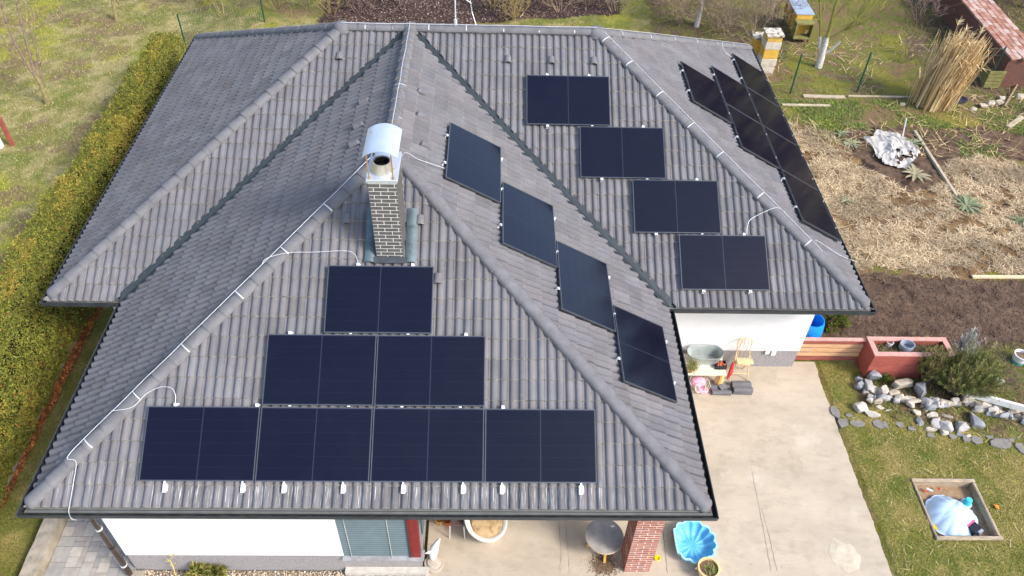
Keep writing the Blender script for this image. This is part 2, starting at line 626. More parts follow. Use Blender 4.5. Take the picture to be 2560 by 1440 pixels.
caps('hip_bl', (XL, YB, HE), RL); caps('hip_br', (XR, YB, HE), RR)
caps('ridge_wing', P1, P2, False, .05); caps('ridge_l', RL, P2, False, .05); caps('ridge_r', RR, P2, False, .05)
for P in (P1, P2, RL, RR):
    jb = MB()
    jb.lathe((P[0], P[1], P[2] - .02), [(.20, -.02), (.185, .07), (.14, .135), (.07, .165), (0.0001, .17)], 16)
    jb.build('ridge_junction', m_cap, roof, smooth=True)

# vent tiles (raised hoods) on the slopes
def vent(sn, a, v):
    s = SL[sn]
    b = MB()
    n = 9
    V = []
    for (y, r, z) in ((0, .078, .055), (.17, .066, .045), (.2, .02, .02)):
        for k in range(n):
            t = math.pi * k / (n - 1)
            p = s.pt(a + r * math.cos(t), v + y, z + r * math.sin(t) * .85)
            V.append(p)
    F = [(i * n + k, i * n + k + 1, (i + 1) * n + k + 1, (i + 1) * n + k) for i in range(2) for k in range(n - 1)]
    b.add(V, F, 0)
    V2 = [s.pt(a + r * math.cos(math.pi * k / (n - 1)), v, .055 + r * math.sin(math.pi * k / (n - 1)) * .85) for r in (.079, .062) for k in range(n)]
    b.add(V2, [(n + k, n + k + 1, k + 1, k) for k in range(n - 1)], 1)
    b.add([s.pt(a + .062 * math.cos(math.pi * k / (n - 1)), v + .01, .055 + .062 * math.sin(math.pi * k / (n - 1)) * .85) for k in range(n)], [tuple(range(n))], 2)
    o = b.build('vent_tile', [m_cap, m_caplip, m_deck], roof)
for k, f in enumerate(range(0)): pass
for x in (2.07, 2.98, 3.88, -1.45): vent('main_front', x - XL, 5.22)
for x, v in ((-.65, 4.62), (.57, 4.62), (.9, 3.60)): vent('wing_front', x + HW, v)
for a, v in ((6.6, 5.45), (5.75, 5.3)):
    vent('wing_right', a, v)
vent('wing_right', 8.3 - .9, 5.5)
for q in (7.35, 6.5, 5.9): vent('wing_left', YR - q, 5.1)

# gutters: drip strip, trough, lip
def gutter(pts, closed_ends=True):
    n = len(pts)
    prof = [(.02, .012), (.055, -.02), (.075, -.045), (.08, -.075), (.118, -.082), (.136, -.05), (.138, .0), (.152, .004), (.152, -.012), (.143, -.02), (.140, -.09), (.10, -.125), (.03, -.125), (.02, -.09)]
    mats = [0, 0, 1, 1, 1, 1, 1, 1, 1, 1, 1, 1, 1]
    V, F, I = [], [], []
    P = [Vector((p[0], p[1], 0)) for p in pts]
    for i in range(n):
        if i == 0: d0 = d1 = (P[1] - P[0]).normalized()
        elif i == n - 1: d0 = d1 = (P[i] - P[i - 1]).normalized()
        else: d0, d1 = (P[i] - P[i - 1]).normalized(), (P[i + 1] - P[i]).normalized()
        n0, n1 = Vector((d0.y, -d0.x, 0)), Vector((d1.y, -d1.x, 0))
        m = (n0 + n1)
        m = m / max(.2, (1 + n0.dot(n1)))
        for (o_, z) in prof:
            V.append((P[i].x + m.x * (o_ - .05), P[i].y + m.y * (o_ - .05), HE + z - .0))
    k = len(prof)
    for i in range(n - 1):
        for j in range(k - 1):
            F.append((i * k + j, i * k + j + 1, (i + 1) * k + j + 1, (i + 1) * k + j))
            I.append(2 if j in (3, 4) else (1 if mats[j] else 0))
    b = MB()
    for f, q in zip(F, I): b.F.append(f); b.I.append(q)
    b.V = V
    return b.build('gutter', [m_strip, m_anth, m_grime], house)
gutter([(-HW, Y0 - .08), (-HW, 0), (HW, 0), (HW, Y0 - .08)])
gutter([(HW + .02, Y0), (XR, Y0), (XR, YB), (XL, YB), (XL, Y0), (-HW - .02, Y0)])
# soffit and fascia
sb = MB()
z0 = HE - .16
sb.box(-HW + .02, HW - .02, .02, Y0 + .5, z0, z0 + .03)
sb.box(XL + .02, XR - .02, Y0 + .02, YB - .02, z0 - .003, z0 + .027)
m_soffit = mat('brown soffit boards', (.10, .05, .03), var=.3, scale=5, stretch=(12, 1, 1))
sb.build('soffit', m_soffit, house)
# ------------------------------------------------------------------ solar panels
m_frame = mat('black anodised frame', (.10, .105, .115), rough=.35, var=.1, scale=3, spec=.6, metal=.4)
m_back = mat('panel backsheet', (.015, .018, .038), rough=.25, var=.1, scale=3, spec=.5)
m_cell = mat('silicon cell glass', (.0025, .003, .011), rough=.12, var=.25, scale=1.3, spec=.34, col2=(.0035, .004, .012))
def glass_dust(m):
    t = m.node_tree; N, L = t.nodes, t.links
    b = N['Principled BSDF']
    pos = N.new('ShaderNodeNewGeometry').outputs['Position']
    src = b.inputs['Base Color'].links[0].from_socket
    nz = N.new('ShaderNodeTexNoise'); nz.inputs['Scale'].default_value = 1.1; nz.inputs['Detail'].default_value = 8; nz.inputs['Roughness'].default_value = .75
    L.new(pos, nz.inputs['Vector'])
    rp = N.new('ShaderNodeValToRGB'); rp.color_ramp.elements[0].position = .52; rp.color_ramp.elements[1].position = .85
    rp.color_ramp.elements[1].color = (.010, .010, .010, 1)
    L.new(nz.outputs[0], rp.inputs[0])
    mx = N.new('ShaderNodeMix'); mx.data_type = 'RGBA'
    L.new(rp.outputs[0], mx.inputs[0]); L.new(src, mx.inputs[6]); mx.inputs[7].default_value = (.30, .28, .26, 1)
    L.new(mx.outputs[2], b.inputs['Base Color'])
    r2 = N.new('ShaderNodeMapRange'); r2.inputs[1].default_value = .3; r2.inputs[2].default_value = .8; r2.inputs[3].default_value = .07; r2.inputs[4].default_value = .13
    L.new(nz.outputs[0], r2.inputs[0]); L.new(r2.outputs[0], b.inputs['Roughness'])
glass_dust(m_cell)
m_alu = mat('bright aluminium bracket', (.78, .78, .78), rough=.35, var=.06, scale=8, metal=.3, spec=.6)
PT = .035
def panel_meshes():
    f = MB()
    wv = .012
    f.box(0, PW, 0, wv, 0, PT); f.box(0, PW, PH - wv, PH, 0, PT)
    f.box(0, wv, wv, PH - wv, 0, PT); f.box(PW - wv, PW, wv, PH - wv, 0, PT)
    g = MB(); g.box(wv, PW - wv, wv, PH - wv, .004, PT - .004)
    cw, ch = (PW - 2 * wv - .034) / 2, (PH - 2 * wv - .02) / 6
    c = MB(); c.box(0, cw, 0, ch - .0022, 0, .0016)
    br = MB()                                # hook bracket: foot plate, riser, clamp
    br.box(-.028, .028, -.055, -.02, 0, .012)
    br.box(-.02, .02, -.05, -.034, .012, .075)
    br.box(-.028, .028, -.034, .006, .066, .078)
    br.box(.006, .024, -.05, -.012, .078, .096)
    lp = MB(); lp.box(-.03, .03, -.17, -.03, .0, .012); lp.box(-.012, .012, -.04, .006, .012, .05); lp.box(.03, .046, -.15, -.05, -.004, .006)
    cl = MB(); cl.box(-.022, .022, -.022, -.006, -.004, .002); cl.box(-.007, .007, -.018, -.008, .002, .008)
    out = []
    for nm, b, m in (('frame', f, m_frame), ('backsheet', g, m_back), ('cell_strip', c, m_cell), ('bracket', br, m_alu), ('foot_plate', lp, m_alu), ('mid_clamp', cl, m_alu)):
        o = b.build(nm, m)
        out.append(o.data)
        bpy.data.objects.remove(o)
    return out, wv, cw, ch
(PM_F, PM_B, PM_C, PM_BR, PM_LP, PM_CL), PWV, PCW, PCH = panel_meshes()
HOOKS = {0: [.22, .90], 1: [.25, .77], 2: [.29, .82], 3: [.155, .86]}
plabels = {
 0: 'landscape solar panel at the outer left end of the lowest front row',
 1: 'solar panel second in the lowest front row, beside the left end panel',
 2: 'solar panel second from the right end of the lowest front row',
 3: 'solar panel at the right end of the lowest front row, beside the hip',
 4: 'left solar panel of the two in the middle front row',
 5: 'right solar panel of the two in the middle front row',
 6: 'single solar panel directly below the brick chimney',
 7: 'lowest of four stepped solar panels on the slope above the tub, nearest the gutter',
 8: 'second from the gutter of the stepped solar panels on the main front slope',
 9: 'third from the gutter of the stepped solar panels on the main front slope',
 10: 'topmost stepped solar panel below three vent tiles on the main front slope',
 11: 'lowest tilted solar panel of the diagonal beside the valley, nearest the patio',
 12: 'second lowest tilted solar panel of the diagonal beside the valley',
 13: 'second highest tilted solar panel of the diagonal beside the valley',
 14: 'topmost tilted solar panel of the diagonal, wired to the chimney',
 15: 'brownish solar panel at the front end of the gutter row facing the straw bed',
 16: 'brownish solar panel second from the front in the gutter row facing the straw bed',
 17: 'brownish solar panel third from the front in the gutter row facing the straw bed',
 18: 'brownish solar panel at the hive end of the gutter row facing the straw bed',
 19: 'front one of two brownish solar panels in the middle row facing the garden',
 20: 'rear one of two brownish solar panels in the middle row facing the garden',
 21: 'single brownish solar panel highest up on the slope facing the garden',
}
H0 = .13 - PT
for i, (sn, a, v) in enumerate(PANELS):
    s = SL[sn]
    base = Vector(s.pt(a, v, H0))
    t = thing('solar_panel', plabels[i], 'solar panel', base, 'solar panels on the roof slopes')
    j = random.uniform(-.004, .004)
    R = s.mat4(a, v, H0) @ Matrix.Rotation(random.uniform(-.002, .002), 4, 'Z')
    def sub(nm, me, u_, v_, h_):
        place(put(nm, me, None, t), R @ Matrix.Translation((u_, v_, h_)))
    sub('frame', PM_F, 0, 0, 0)
    sub('backsheet', PM_B, 0, 0, 0)
    for k in range(2):
        for r in range(6):
            sub('cell_strip', PM_C, PWV + .008 + k * (PCW + .018), PWV + .01 + r * PCH, PT - .004)
    # brackets along the upper edge, foot plates or clamps along the lower edge
    up = PH
    hk = {4: [.2], 5: [.82], 0: [.24, .97], 3: [.16], 6: [.28, .80]}.get(i, [.25, .75] if sn != 'wing_front' else [])
    if sn == 'main_front': hk = [.25, .76] if i == 10 else [.76]
    if sn == 'main_right': hk = {18: [.25, .8], 15: [.25, .82], 20: [.75], 19: [.22], 21: [.25, .75]}.get(i, [])
    if sn == 'wing_right': hk = [.25, .75] if i == 14 else [.28]
    for f in hk:
        mtop = R @ Matrix.Translation((f * PW, PH, -.06)) @ Matrix.Rotation(math.pi, 4, 'Z')
        place(put('bracket', PM_BR, None, t), mtop)
    if i < 4:
        for f in HOOKS[i]: place(put('foot_plate', PM_LP, None, t), R @ Matrix.Translation((f * PW, 0, -.03)))
    elif sn == 'wing_front':
        for f in (.25, .78): sub('mid_clamp', PM_CL, f * PW, 0, PT)
    elif sn == 'main_front':
        for f in ((.25, .78) if i == 7 else (.25,)): place(put('foot_plate', PM_BR, None, t), R @ Matrix.Translation((f * PW, 0, -.06)))
        if i != 7: sub('mid_clamp', PM_CL, .78 * PW, 0, PT)
    elif sn == 'wing_right':
        for f in (.25, .8): place(put('foot_plate', PM_BR, None, t), R @ Matrix.Translation((f * PW, 0, -.06)))
    else:
        for f in (.25, .78): sub('mid_clamp', PM_CL, f * PW, 0, PT)

# ------------------------------------------------------------------ chimney
CX0, CX1, CY0, CY1, CZ = -.115, .325, 3.45, 4.17, HE + 3.62
m_mortar = mat('pale mortar', (.70, .70, .69), var=.1, scale=20)
m_clink = mat('dark clinker brick', (.105, .098, .088), rough=.55, var=.25, scale=9, spec=.4)
m_steel = mat('zinc sheet', (.62, .66, .70), rough=.38, var=.06, scale=3, metal=.55, spec=.5)
m_stain = mat('stainless flue', (.62, .60, .56), rough=.3, var=.25, scale=4, metal=.7, spec=.5)
m_flueblack = mat('matt_black', (.006, .005, .005), rough=.95)
m_rust = mat('rusty post', (.30, .19, .09), rough=.7, var=.4, scale=20)
m_lead = mat('lead flashing', (.085, .12, .13), rough=.55, var=.25, scale=6, spec=.5)
cb = MB(); cb.box(CX0 + .004, CX1 - .004, CY0 + .004, CY1 - .004, HE + 1.7, CZ)
chim = cb.build('chimney', m_mortar, house)
bl, bh, jt = .208, .060, .013
def slip_mesh(L):
    b = MB(); b.box(0, L, 0, .018, 0, bh)
    o = b.build('brick', m_clink); me = o.data; bpy.data.objects.remove(o)
    return me
slips = {}
def slip_row(org, dr, W, z, off, face):
    x = off
    segs = []
    while x < W - .01:
        s_, e_ = max(x, 0), min(x + bl, W)
        if e_ - s_ > .02: segs.append((s_, e_))
        x += bl + jt
    for s_, e_ in segs:
        key = round(e_ - s_, 3)
        if key not in slips: slips[key] = slip_mesh(key)
        p = Vector(org) + dr * s_
        yy = p.y if face == 0 else (p.y if face in (1, 3) else CY1)
        if z + bh < HE + T * min(p.y, (p + dr * key).y) - .03: continue
        q = Vector((-dr.y, dr.x, 0))
        R = Matrix((dr, q, Vector((0, 0, 1)))).transposed().to_4x4()
        place(put('brick', slips[key], None, chim), Matrix.Translation((p.x, p.y, z)) @ R)
z = HE + 1.92
r = 0
while z + bh < CZ - .005:
    off = -bl / 2 if r % 2 else 0
    slip_row((CX0, CY0, 0), Vector((1, 0, 0)), CX1 - CX0, z, off - .03, 0)
    slip_row((CX1, CY0 + .019, 0), Vector((0, 1, 0)), CY1 - CY0 - .038, z, off, 1)
    slip_row((CX0, CY1 - .019, 0), Vector((0, -1, 0)), CY1 - CY0 - .038, z, off, 3)
    z += bh + jt
    r += 1
b = MB(); b.box(CX0 - .02, CX1 + .02, CY0 - .02, CY1 + .02, CZ, CZ + .055); b.build('cap_plate', m_steel, chim, bevel=.006)
fx, fy = (CX0 + CX1) / 2 - .01, CY0 + .25
b = MB(); b.lathe((fx, fy, CZ + .056), [(.185, 0), (.18, .03), (.145, .15), (.14, .17), (.125, .17), (.125, .03)], 28); b.build('flue', m_stain, chim, smooth=True)
b = MB(); b.lathe((fx, fy, CZ + .05), [(.124, 0), (.124, .155), (.115, .06), (.0001, .05)], 20); b.build('flue_inside', m_flueblack, chim)  # near-black inner surface of the flue opening
zc = CZ + .50
for (px_, py_) in ((CX0 + .03, CY0 + .03), (CX1 - .05, CY0 + .03), (CX0 + .03, CY1 - .08), (CX1 - .05, CY1 - .08)):
    b = MB(); b.bar((px_, py_, CZ + .05), (px_, py_, zc - .02), .02, .008); b.bar((px_, py_ - .03, CZ + .06), (px_, py_ + .03, CZ + .06), .03, .012)
    b.build('cowl_post', m_rust, chim)
b = MB()
n = 12
V = []
hw = .265
ymid = (CX0 + CX1) / 2
for y in (CY0 + .06, CY1 + .10):
    for th in (0, .004):
        for k in range(n + 1):
            f = -1 + 2 * k / n
            V.append((ymid + f * hw, y, zc - .11 * f * f + .02 - th))
N_ = n + 1
F = []
for k in range(n):
    F.append((k, k + 1, 2 * N_ + k + 1, 2 * N_ + k))
    F.append((N_ + k + 1, N_ + k, 3 * N_ + k, 3 * N_ + k + 1))
    F.append((k, N_ + k, N_ + k + 1, k + 1)); F.append((2 * N_ + k, 2 * N_ + k + 1, 3 * N_ + k + 1, 3 * N_ + k))
b.add(V, F); b.build('cowl', m_steel, chim, smooth=True)
# flashing round the foot
s = SL['wing_front']
for (xa, xb) in ((CX0 - .2, CX0 - .02), (CX1 + .03, CX1 + .21)):
    b = MB()
    nx = 8
    for seg in range(3):
        va, vb_ = 3.95 + seg * .31, 3.95 + (seg + 1) * .31 + .02
        V = []
        for v_ in (va, vb_):
            for k in range(nx + 1):
                f = k / nx
                V.append(s.pt(xa + (xb - xa) * f + HW, v_, .085 - (.012 if v_ == vb_ else 0) + .035 * math.sin(f * math.pi) + (.002 * seg)))
        b.add(V, [(k, k + 1, nx + 2 + k, nx + 1 + k) for k in range(nx)])
    b.build('side_flashing', m_lead, chim, smooth=True)
b = MB(); b.add([s.pt(CX0 - .04 + HW, 3.93, .10), s.pt(CX1 + .06 + HW, 3.93, .10), s.pt(CX1 + .06 + HW, 4.03, .12), s.pt(CX0 - .04 + HW, 4.03, .12)], [(0, 1, 2, 3)])
b.add([(CX0 - .005, CY0 - .006, HE + 1.9), (CX1 + .005, CY0 - .006, HE + 1.9), (CX1 + .005, CY0 - .006, HE + 2.03), (CX0 - .005, CY0 - .006, HE + 2.03)], [(0, 1, 2, 3)])
b.build('apron_flashing', m_anth, chim)

# ------------------------------------------------------------------ lightning conductor
m_wire = mat('pale conductor wire', (.60, .60, .60), rough=.4, var=.08, scale=5, metal=.2)
lc = thing('lightning_conductor', 'pale round lightning conductor wire clipped along ridges and hips', 'wire', (0, 0, RZ))
def capline(name, f, side=0.0, lift=.13):
    a, b_, x, d, z_ = CAPLINES[name]
    return a + (b_ - a) * f + x * side + z_ * lift
def wire(pts, r=.008, smooth_n=0):
    r *= .68
    pts = [Vector([float(q) for q in p]) for p in pts]
    if smooth_n:
        out = []
        P = [pts[0]] + pts + [pts[-1]]
        for i in range(1, len(P) - 2):
            for k in range(smooth_n):
                t = k / smooth_n
                p0, p1, p2, p3 = P[i - 1], P[i], P[i + 1], P[i + 2]
                out.append(.5 * ((2 * p1) + (p2 - p0) * t + (2 * p0 - 5 * p1 + 4 * p2 - p3) * t * t + (3 * p1 - p0 - 3 * p2 + p3) * t ** 3))
        out.append(pts[-1]); pts = out
    b = MB(); b.tube(pts, r, 6)
    return b.build('wire', m_wire, lc, smooth=True)
def wob(pts, amp=.008):
    return [p + Vector((random.uniform(-amp, amp), random.uniform(-amp, amp), random.uniform(-.004, .004))) for p in pts]
# sides: left hip wire on the outer left, main ridge wire on the far side
def lin(name, f0, f1, n, side, lift): return [capline(name, f0 + (f1 - f0) * i / n, side, lift) for i in range(n + 1)]
wire(wob(lin('hip_fl', .12, .97, 14, -.085, .105)))
wire(wob(lin('ridge_wing', .12, 1.0, 10, .0, .165)))
wire(wob(lin('ridge_l', 0.0, 1.0, 5, .06, .16)))
wire(wob(lin('ridge_r', 0.0, 1.0, 12, -.06, .165)))
wire(wob(lin('hip_mr', .16, 1.0, 16, .09, .105)))
wire(wob(lin('hip_bl', .0, 1.0, 8, .02, .135)), .006)
wire(wob(lin('hip_br', .0, 1.0, 10, -.02, .135)), .007)
sF, sR, sM, sG = SL['wing_front'], SL['wing_right'], SL['main_front'], SL['main_right']
def on(s, px, py, h):
    d = ray(px, py)
    o = s.O + s.n * h
    return CAM + d * (np.dot(o - CAM, s.n) / np.dot(d, s.n))
# down conductor at the front left corner
wire([capline('hip_fl', .14, -.085, .105), capline('hip_fl', .115, -.05, .135), capline('hip_fl', .10, .0, .14), on(sF, 190, 1155, .13), on(sF, 183, 1210, .08), on(sF, 174, 1262, .08), (on(sF, 172, 1280, .05)), GY(178, 1296, -.16), GY(190, 1300, -.13)], .008, 5)
wire([on(sF, 655, 660, .2), on(sF, 668, 645, .2), on(sF, 720, 632, .16), on(sF, 790, 630, .13), on(sF, 862, 627, .13), on(sF, 886, 635, .13), on(sF, 895, 656, .12)], .007, 5)
wire([on(sF, 278, 1027, .2), on(sF, 330, 1018, .16), on(sF, 365, 985, .13), on(sF, 400, 968, .13), on(sF, 428, 970, .13), on(sF, 438, 986, .13), on(sF, 438, 1008, .11)], .007, 5)
wire([(.31, 3.62, HE + 3.75), on(sR, 1012, 382, .25), on(sR, 1045, 398, .12), on(sR, 1080, 410, .1), on(sR, 1112, 421, .1)], .007, 5)
wire([on(sM, 1962, 530, .22), on(sM, 1940, 519, .2), on(sM, 1900, 535, .14), on(sM, 1875, 550, .12), on(sM, 1868, 568, .12), on(sM, 1867, 584, .11)], .008, 5)
wire([capline('hip_mr', .17, .09, .105), on(sG, 2040, 600, .1), on(sG, 2100, 638, .1), on(sG, 2143, 655, .1)], .007, 5)
wire([on(sG, 1806, 104, .2), on(sG, 1808, 120, .13), on(sG, 1815, 132, .1), on(sG, 1830, 143, .1)], .007, 5)
def strap(name, f):
    a, b_, x, d, z_ = CAPLINES[name]
    p = a + (b_ - a) * f
    b = MB(); n = 10; V = []
    for off in (-.010, .010):
        for k in range(n + 1):
            t = math.pi * (.1 + .8 * k / n)
            V.append(p + d * off + x * (.123 * 1.08 * math.cos(t)) + z_ * (.122 * (math.sin(t) ** .8) * .86 + .018))
    b.add(V, [(k, k + 1, n + 2 + k, n + 1 + k) for k in range(n)])
    b.build('strap', m_wire, lc)
for f in (.145, .27, .40, .55, .68, .81): strap('hip_fl', f)
for f in (.2, .45, .7): strap('ridge_wing', f)
for f in (.12, .31, .50, .70, .9): strap('ridge_r', f)
for f in (.35, .75): strap('ridge_l', f)
for f in (.2, .37, .52, .63, .75, .87, .965): strap('hip_mr', f)
for f in (.2, .33, .48, .63, .78, .94): strap('hip_bl', f); strap('hip_br', f - .05)
b = MB()
base = GY(1139, 62, YR + .02)
b.tube([base, (base[0], base[1], base[2] + 2.6)], .016, 8); b.tube([base, (base[0], base[1], base[2] + .12)], .035, 8)
tag(b.build('lightning_rod', m_wire, origin=base), 'thin upright metal lightning rod standing on the main ridge', 'rod')
b = MB()
q0 = GY(1190, 62, YR + .02)
b.tube([q0, GY(1180, 30, YR + .15), GY(1176, 5, YR + .15), GY(1172, -60, YR + .15)], .009, 6); b.tube([GY(1178, 8, YR + .15), GY(1158, -6, YR + .12)], .011, 6)
tag(b.build('antenna_cable', m_wire, origin=q0), 'loose pale cable rising from the main ridge beside the lightning rod', 'cable')

# ------------------------------------------------------------------ walls
m_wall = mat('white render', (.80, .80, .79), rough=.9, var=.03, scale=4, bump=.1, bscale=150)
m_plinth = mat('grey speckled plinth', (.30, .28, .275), rough=.9, var=.25, scale=60, detail=2)
YF, YM = .36, 5.18
def block(x0, x1, y0, y1):
    b = MB(); b.box(x0, x1, y0, y1, .55, HE - .165); b.build('wall', m_wall, house)
    b = MB(); b.box(x0 + .012, x1 - .012, y0 + .012, y1 - .012, -.05, .548); b.build('plinth', m_plinth, house)
block(-4.5, -.74, YF, YM + .4)
block(-6.0, 8.6, YM, 14.1)
block(-.742, 4.4, 3.3, YM + .3)
# the corner room behind the blinds
b = MB(); b.box(-.745, .52, YF + .12, 3.4, .5, HE - .166); b.build('wall', mat('dark window glass', (.02, .025, .03), rough=.1, spec=.6, var=.1), house)
b = MB(); b.box(-.755, .60, YF + .03, 3.35, -.05, .47); b.build('plinth', m_plinth, house)
m_sill = mat('weathered zinc sill', (.33, .34, .345), rough=.6, var=.2, scale=7, spec=.4)
b = MB(); b.box(-.76, .66, YF - .06, YF + .14, .475, .50); b.build('sill', m_sill, house)
b = MB(); b.box(-.76, .72, YF - .10, YF + .02, .0, .10); b.build('concrete_step', mat('bleached concrete', (.52, .48, .42), var=.12, scale=8), house)
# blind: slats with cords
m_slat = mat('slate blue blind slat', (.11, .15, .165), rough=.45, var=.08, scale=3, spec=.4)
m_slatlip = mat('pale slat lip', (.34, .38, .40), rough=.5)
m_cord = mat('blind cord', (.55, .55, .52), rough=.8)
m_red = mat('maroon window frame', (.20, .022, .022), rough=.45, var=.15, scale=6, spec=.4)
bb = MB(); bb.box(-.75, .42, YF + .035, YF + .04, .52, HE - .17)
blind = bb.build('blind', m_slat, house)
sm = MB(); sm.add([(-.735, -.024, -.012), (.405, -.024, -.012), (.405, -.034, .012), (-.735, -.034, .012), (.405, -.004, .070), (-.735, -.004, .070)], [(0, 1, 2, 3), (3, 2, 4, 5)])
sm.I = [1, 0]
o = sm.build('slat', [m_slat, m_slatlip]); sme = o.data; bpy.data.objects.remove(o)
for k in range(27):
    place(put('slat', sme, None, blind), Matrix.Translation((0, YF + .03, .545 + k * .074)))
for x in (-.60, .10):
    b = MB(); b.tube([(x, YF - .008, .50), (x, YF - .008, HE - .2)], .005, 5); b.build('cord', m_cord, blind)
b = MB(); b.box(.405, .43, YF - .01, YF + .05, .40, HE - .17); b.build('guide_rail', m_anth, house)
b = MB(); b.box(.432, .60, YF - .005, YF + .11, .50, HE - .17); b.box(.46, .50, YF - .012, YF - .003, .52, HE - .2); b.build('window_frame', m_red, house)
b2 = MB(); b2.box(.625, .63, YF + .16, 2.2, 1.0, HE - .17)
blind2 = b2.build('side_blind', m_slat, house)
sm = MB(); sm.add([(0, 0, 0), (0, 2.0, 0), (.024, 2.0, .012), (.024, 0, .012), (.004, 2.0, .058), (.004, 0, .058)], [(0, 1, 2, 3), (3, 2, 4, 5)])
o = sm.build('slat', m_slat); sme2 = o.data; bpy.data.objects.remove(o)
for k in range(26):
    place(put('slat', sme2, None, blind2), Matrix.Translation((.633, YF + .16, 1.01 + k * .06)))
# downpipe at the front left corner
m_pipe = mat('dark brown downpipe', (.035, .024, .020), rough=.3, var=.25, scale=8, spec=.55)
b = MB(); b.tube([(-4.36, -.02, HE - .10), (-4.38, .04, HE - .22), (-4.52, .22, HE - .62), (-4.56, .27, HE - .72), (-4.56, .27, .0)], .048, 12)
dp = b.build('downpipe', m_pipe, house, smooth=True)
for z_ in (.35, 1.0, 1.62):
    b = MB(); b.tube([(-4.56, .27, z_), (-4.56, .27, z_ + .035)], .056, 12); b.build('pipe_clip', m_alu if z_ != 1.0 else m_pipe, dp)
for (px_, py_, dz_) in ((1918, 879, .10), (1933, 881, .13)):
    q = GY(px_, py_, YM)
    b = MB(); b.box(q[0] - .045, q[0] + .045, YM - .035, YM + .02, q[2] - dz_ / 2, q[2] + dz_ / 2); b.build('socket_box', m_wall, house)
# brick pillar under the front right corner
m_brick = mat('red facing brick', (.34, .135, .095), rough=.85, var=.35, scale=9)
m_whitemortar = mat('white pillar mortar', (.74, .70, .64), var=.12, scale=15)
PX0, PX1, PY0, PY1 = 4.235, 4.69, .335, .79
b = MB(); b.box(PX0 + .003, PX1 - .003, PY0 + .003, PY1 - .003, 0, HE - .162); pil = b.build('pillar', m_whitemortar, house)
def brick_me(a, b_, c):
    k = MB(); k.box(0, a, 0, b_, 0, c); o = k.build('brick', m_brick); me = o.data; bpy.data.objects.remove(o); return me
S = PX1 - PX0
Lb, Db, Hb = (S - .016) / 2, .10, .058
bA, bB, bC = brick_me(Lb, Db, Hb), brick_me(Db, S - 2 * Db - .024, Hb), brick_me(Db, Lb, Hb)
bD = brick_me(S - 2 * Db - .024, Db, Hb)
z, r = .012, 0
while z + Hb < HE - .17:
    j = lambda: random.uniform(-.003, .003)
    if r % 2 == 0:
        for yy in (PY0, PY1 - Db):
            for k in (0, 1): place(put('brick', bA, None, pil), Matrix.Translation((PX0 + k * (Lb + .016), yy + j(), z)))
        for xx in (PX0, PX1 - Db): place(put('brick', bB, None, pil), Matrix.Translation((xx + j(), PY0 + Db + .012, z)))
    else:
        for xx in (PX0, PX1 - Db):
            for k in (0, 1): place(put('brick', bC, None, pil), Matrix.Translation((xx + j(), PY0 + k * (Lb + .016), z)))
        for yy in (PY0, PY1 - Db): place(put('brick', bD, None, pil), Matrix.Translation((PX0 + Db + .012, yy + j(), z)))
    z += Hb + .017
    r += 1
# ------------------------------------------------------------------ ground
def pxpoly(pts, z=0.0): return [tuple(G(x, y, z)[:2]) for x, y in pts]
GX0, GX1, GY0, GY1, GS = -21.0, 27.0, -3.0, 29.0, 0.085
nx, ny = int((GX1 - GX0) / GS), int((GY1 - GY0) / GS)
gx, gy = np.meshgrid(GX0 + np.arange(nx + 1) * GS, GY0 + np.arange(ny + 1) * GS)
STRAW = pxpoly([(1960, 300), (2050, 325), (2120, 370), (2170, 430), (2260, 480), (2330, 470), (2360, 400), (2440, 390), (2560, 420), (2700, 440), (2700, 690), (2560, 690), (2440, 685), (2420, 700), (2300, 690), (2200, 678), (2110, 690), (2000, 560)])
SOIL = pxpoly([(2080, 690), (2200, 684), (2420, 700), (2700, 705), (2700, 870), (2440, 880), (2330, 850), (2050, 850), (2040, 780)])
BED = pxpoly([(1990, 318), (2120, 330), (2200, 310), (2300, 320), (2420, 320), (2570, 340), (2700, 380), (2700, 440), (2450, 380), (2360, 400), (2400, 500), (2330, 540), (2230, 500), (2140, 400), (2060, 345)])
LEAF = pxpoly([(800, 60), (830, -40), (1560, -60), (1545, 35), (1300, 50), (1160, 60), (1000, 70)])
BRUSH = pxpoly([(1640, 130), (1600, -30), (1900, -60), (2000, 110), (1960, 150), (1880, 130)])
BRUSH2 = pxpoly([(2250, -40), (2700, -40), (2700, 330), (2480, 270), (2420, 230), (2330, 200), (2270, 100)])
ROCK = pxpoly([(2140, 930), (2400, 860), (2700, 870), (2700, 1100), (2480, 1090), (2330, 1075), (2240, 1040), (2130, 1010)])
HEDGEL = [(-8.7, -3), (-7.42, -3), (-7.42, 17), (-8.7, 17)]
YARD = [(9.15, -3), (14.5, -3), (14.5, 3.9), (9.15, 5.3)]
def warp(x, y, a=.35):
    return x + a * (fbm(x, y, 1.3, 4, 5) - .5) * 2, y + a * (fbm(x, y, 1.3, 4, 9) - .5) * 2
def lerp(a, b, t): return a + (b - a) * t[..., None]
def C(*rgb): return np.array(srgb(*rgb))
def zones(x, y):
    wx, wy = warp(x, y)
    z = {k: inpoly(wx, wy, P) for k, P in (('straw', STRAW), ('soil', SOIL), ('bed', BED), ('leaf', LEAF), ('brush', BRUSH), ('brush2', BRUSH2), ('rock', ROCK), ('yard', YARD))}
    sx, sy = warp(x, y, .12)
    z['soil'] = inpoly(sx, sy, SOIL)
    z['hedge'] = inpoly(x + .2 * (fbm(x, y, 2, 3, 3) - .5), y, HEDGEL)
    return z
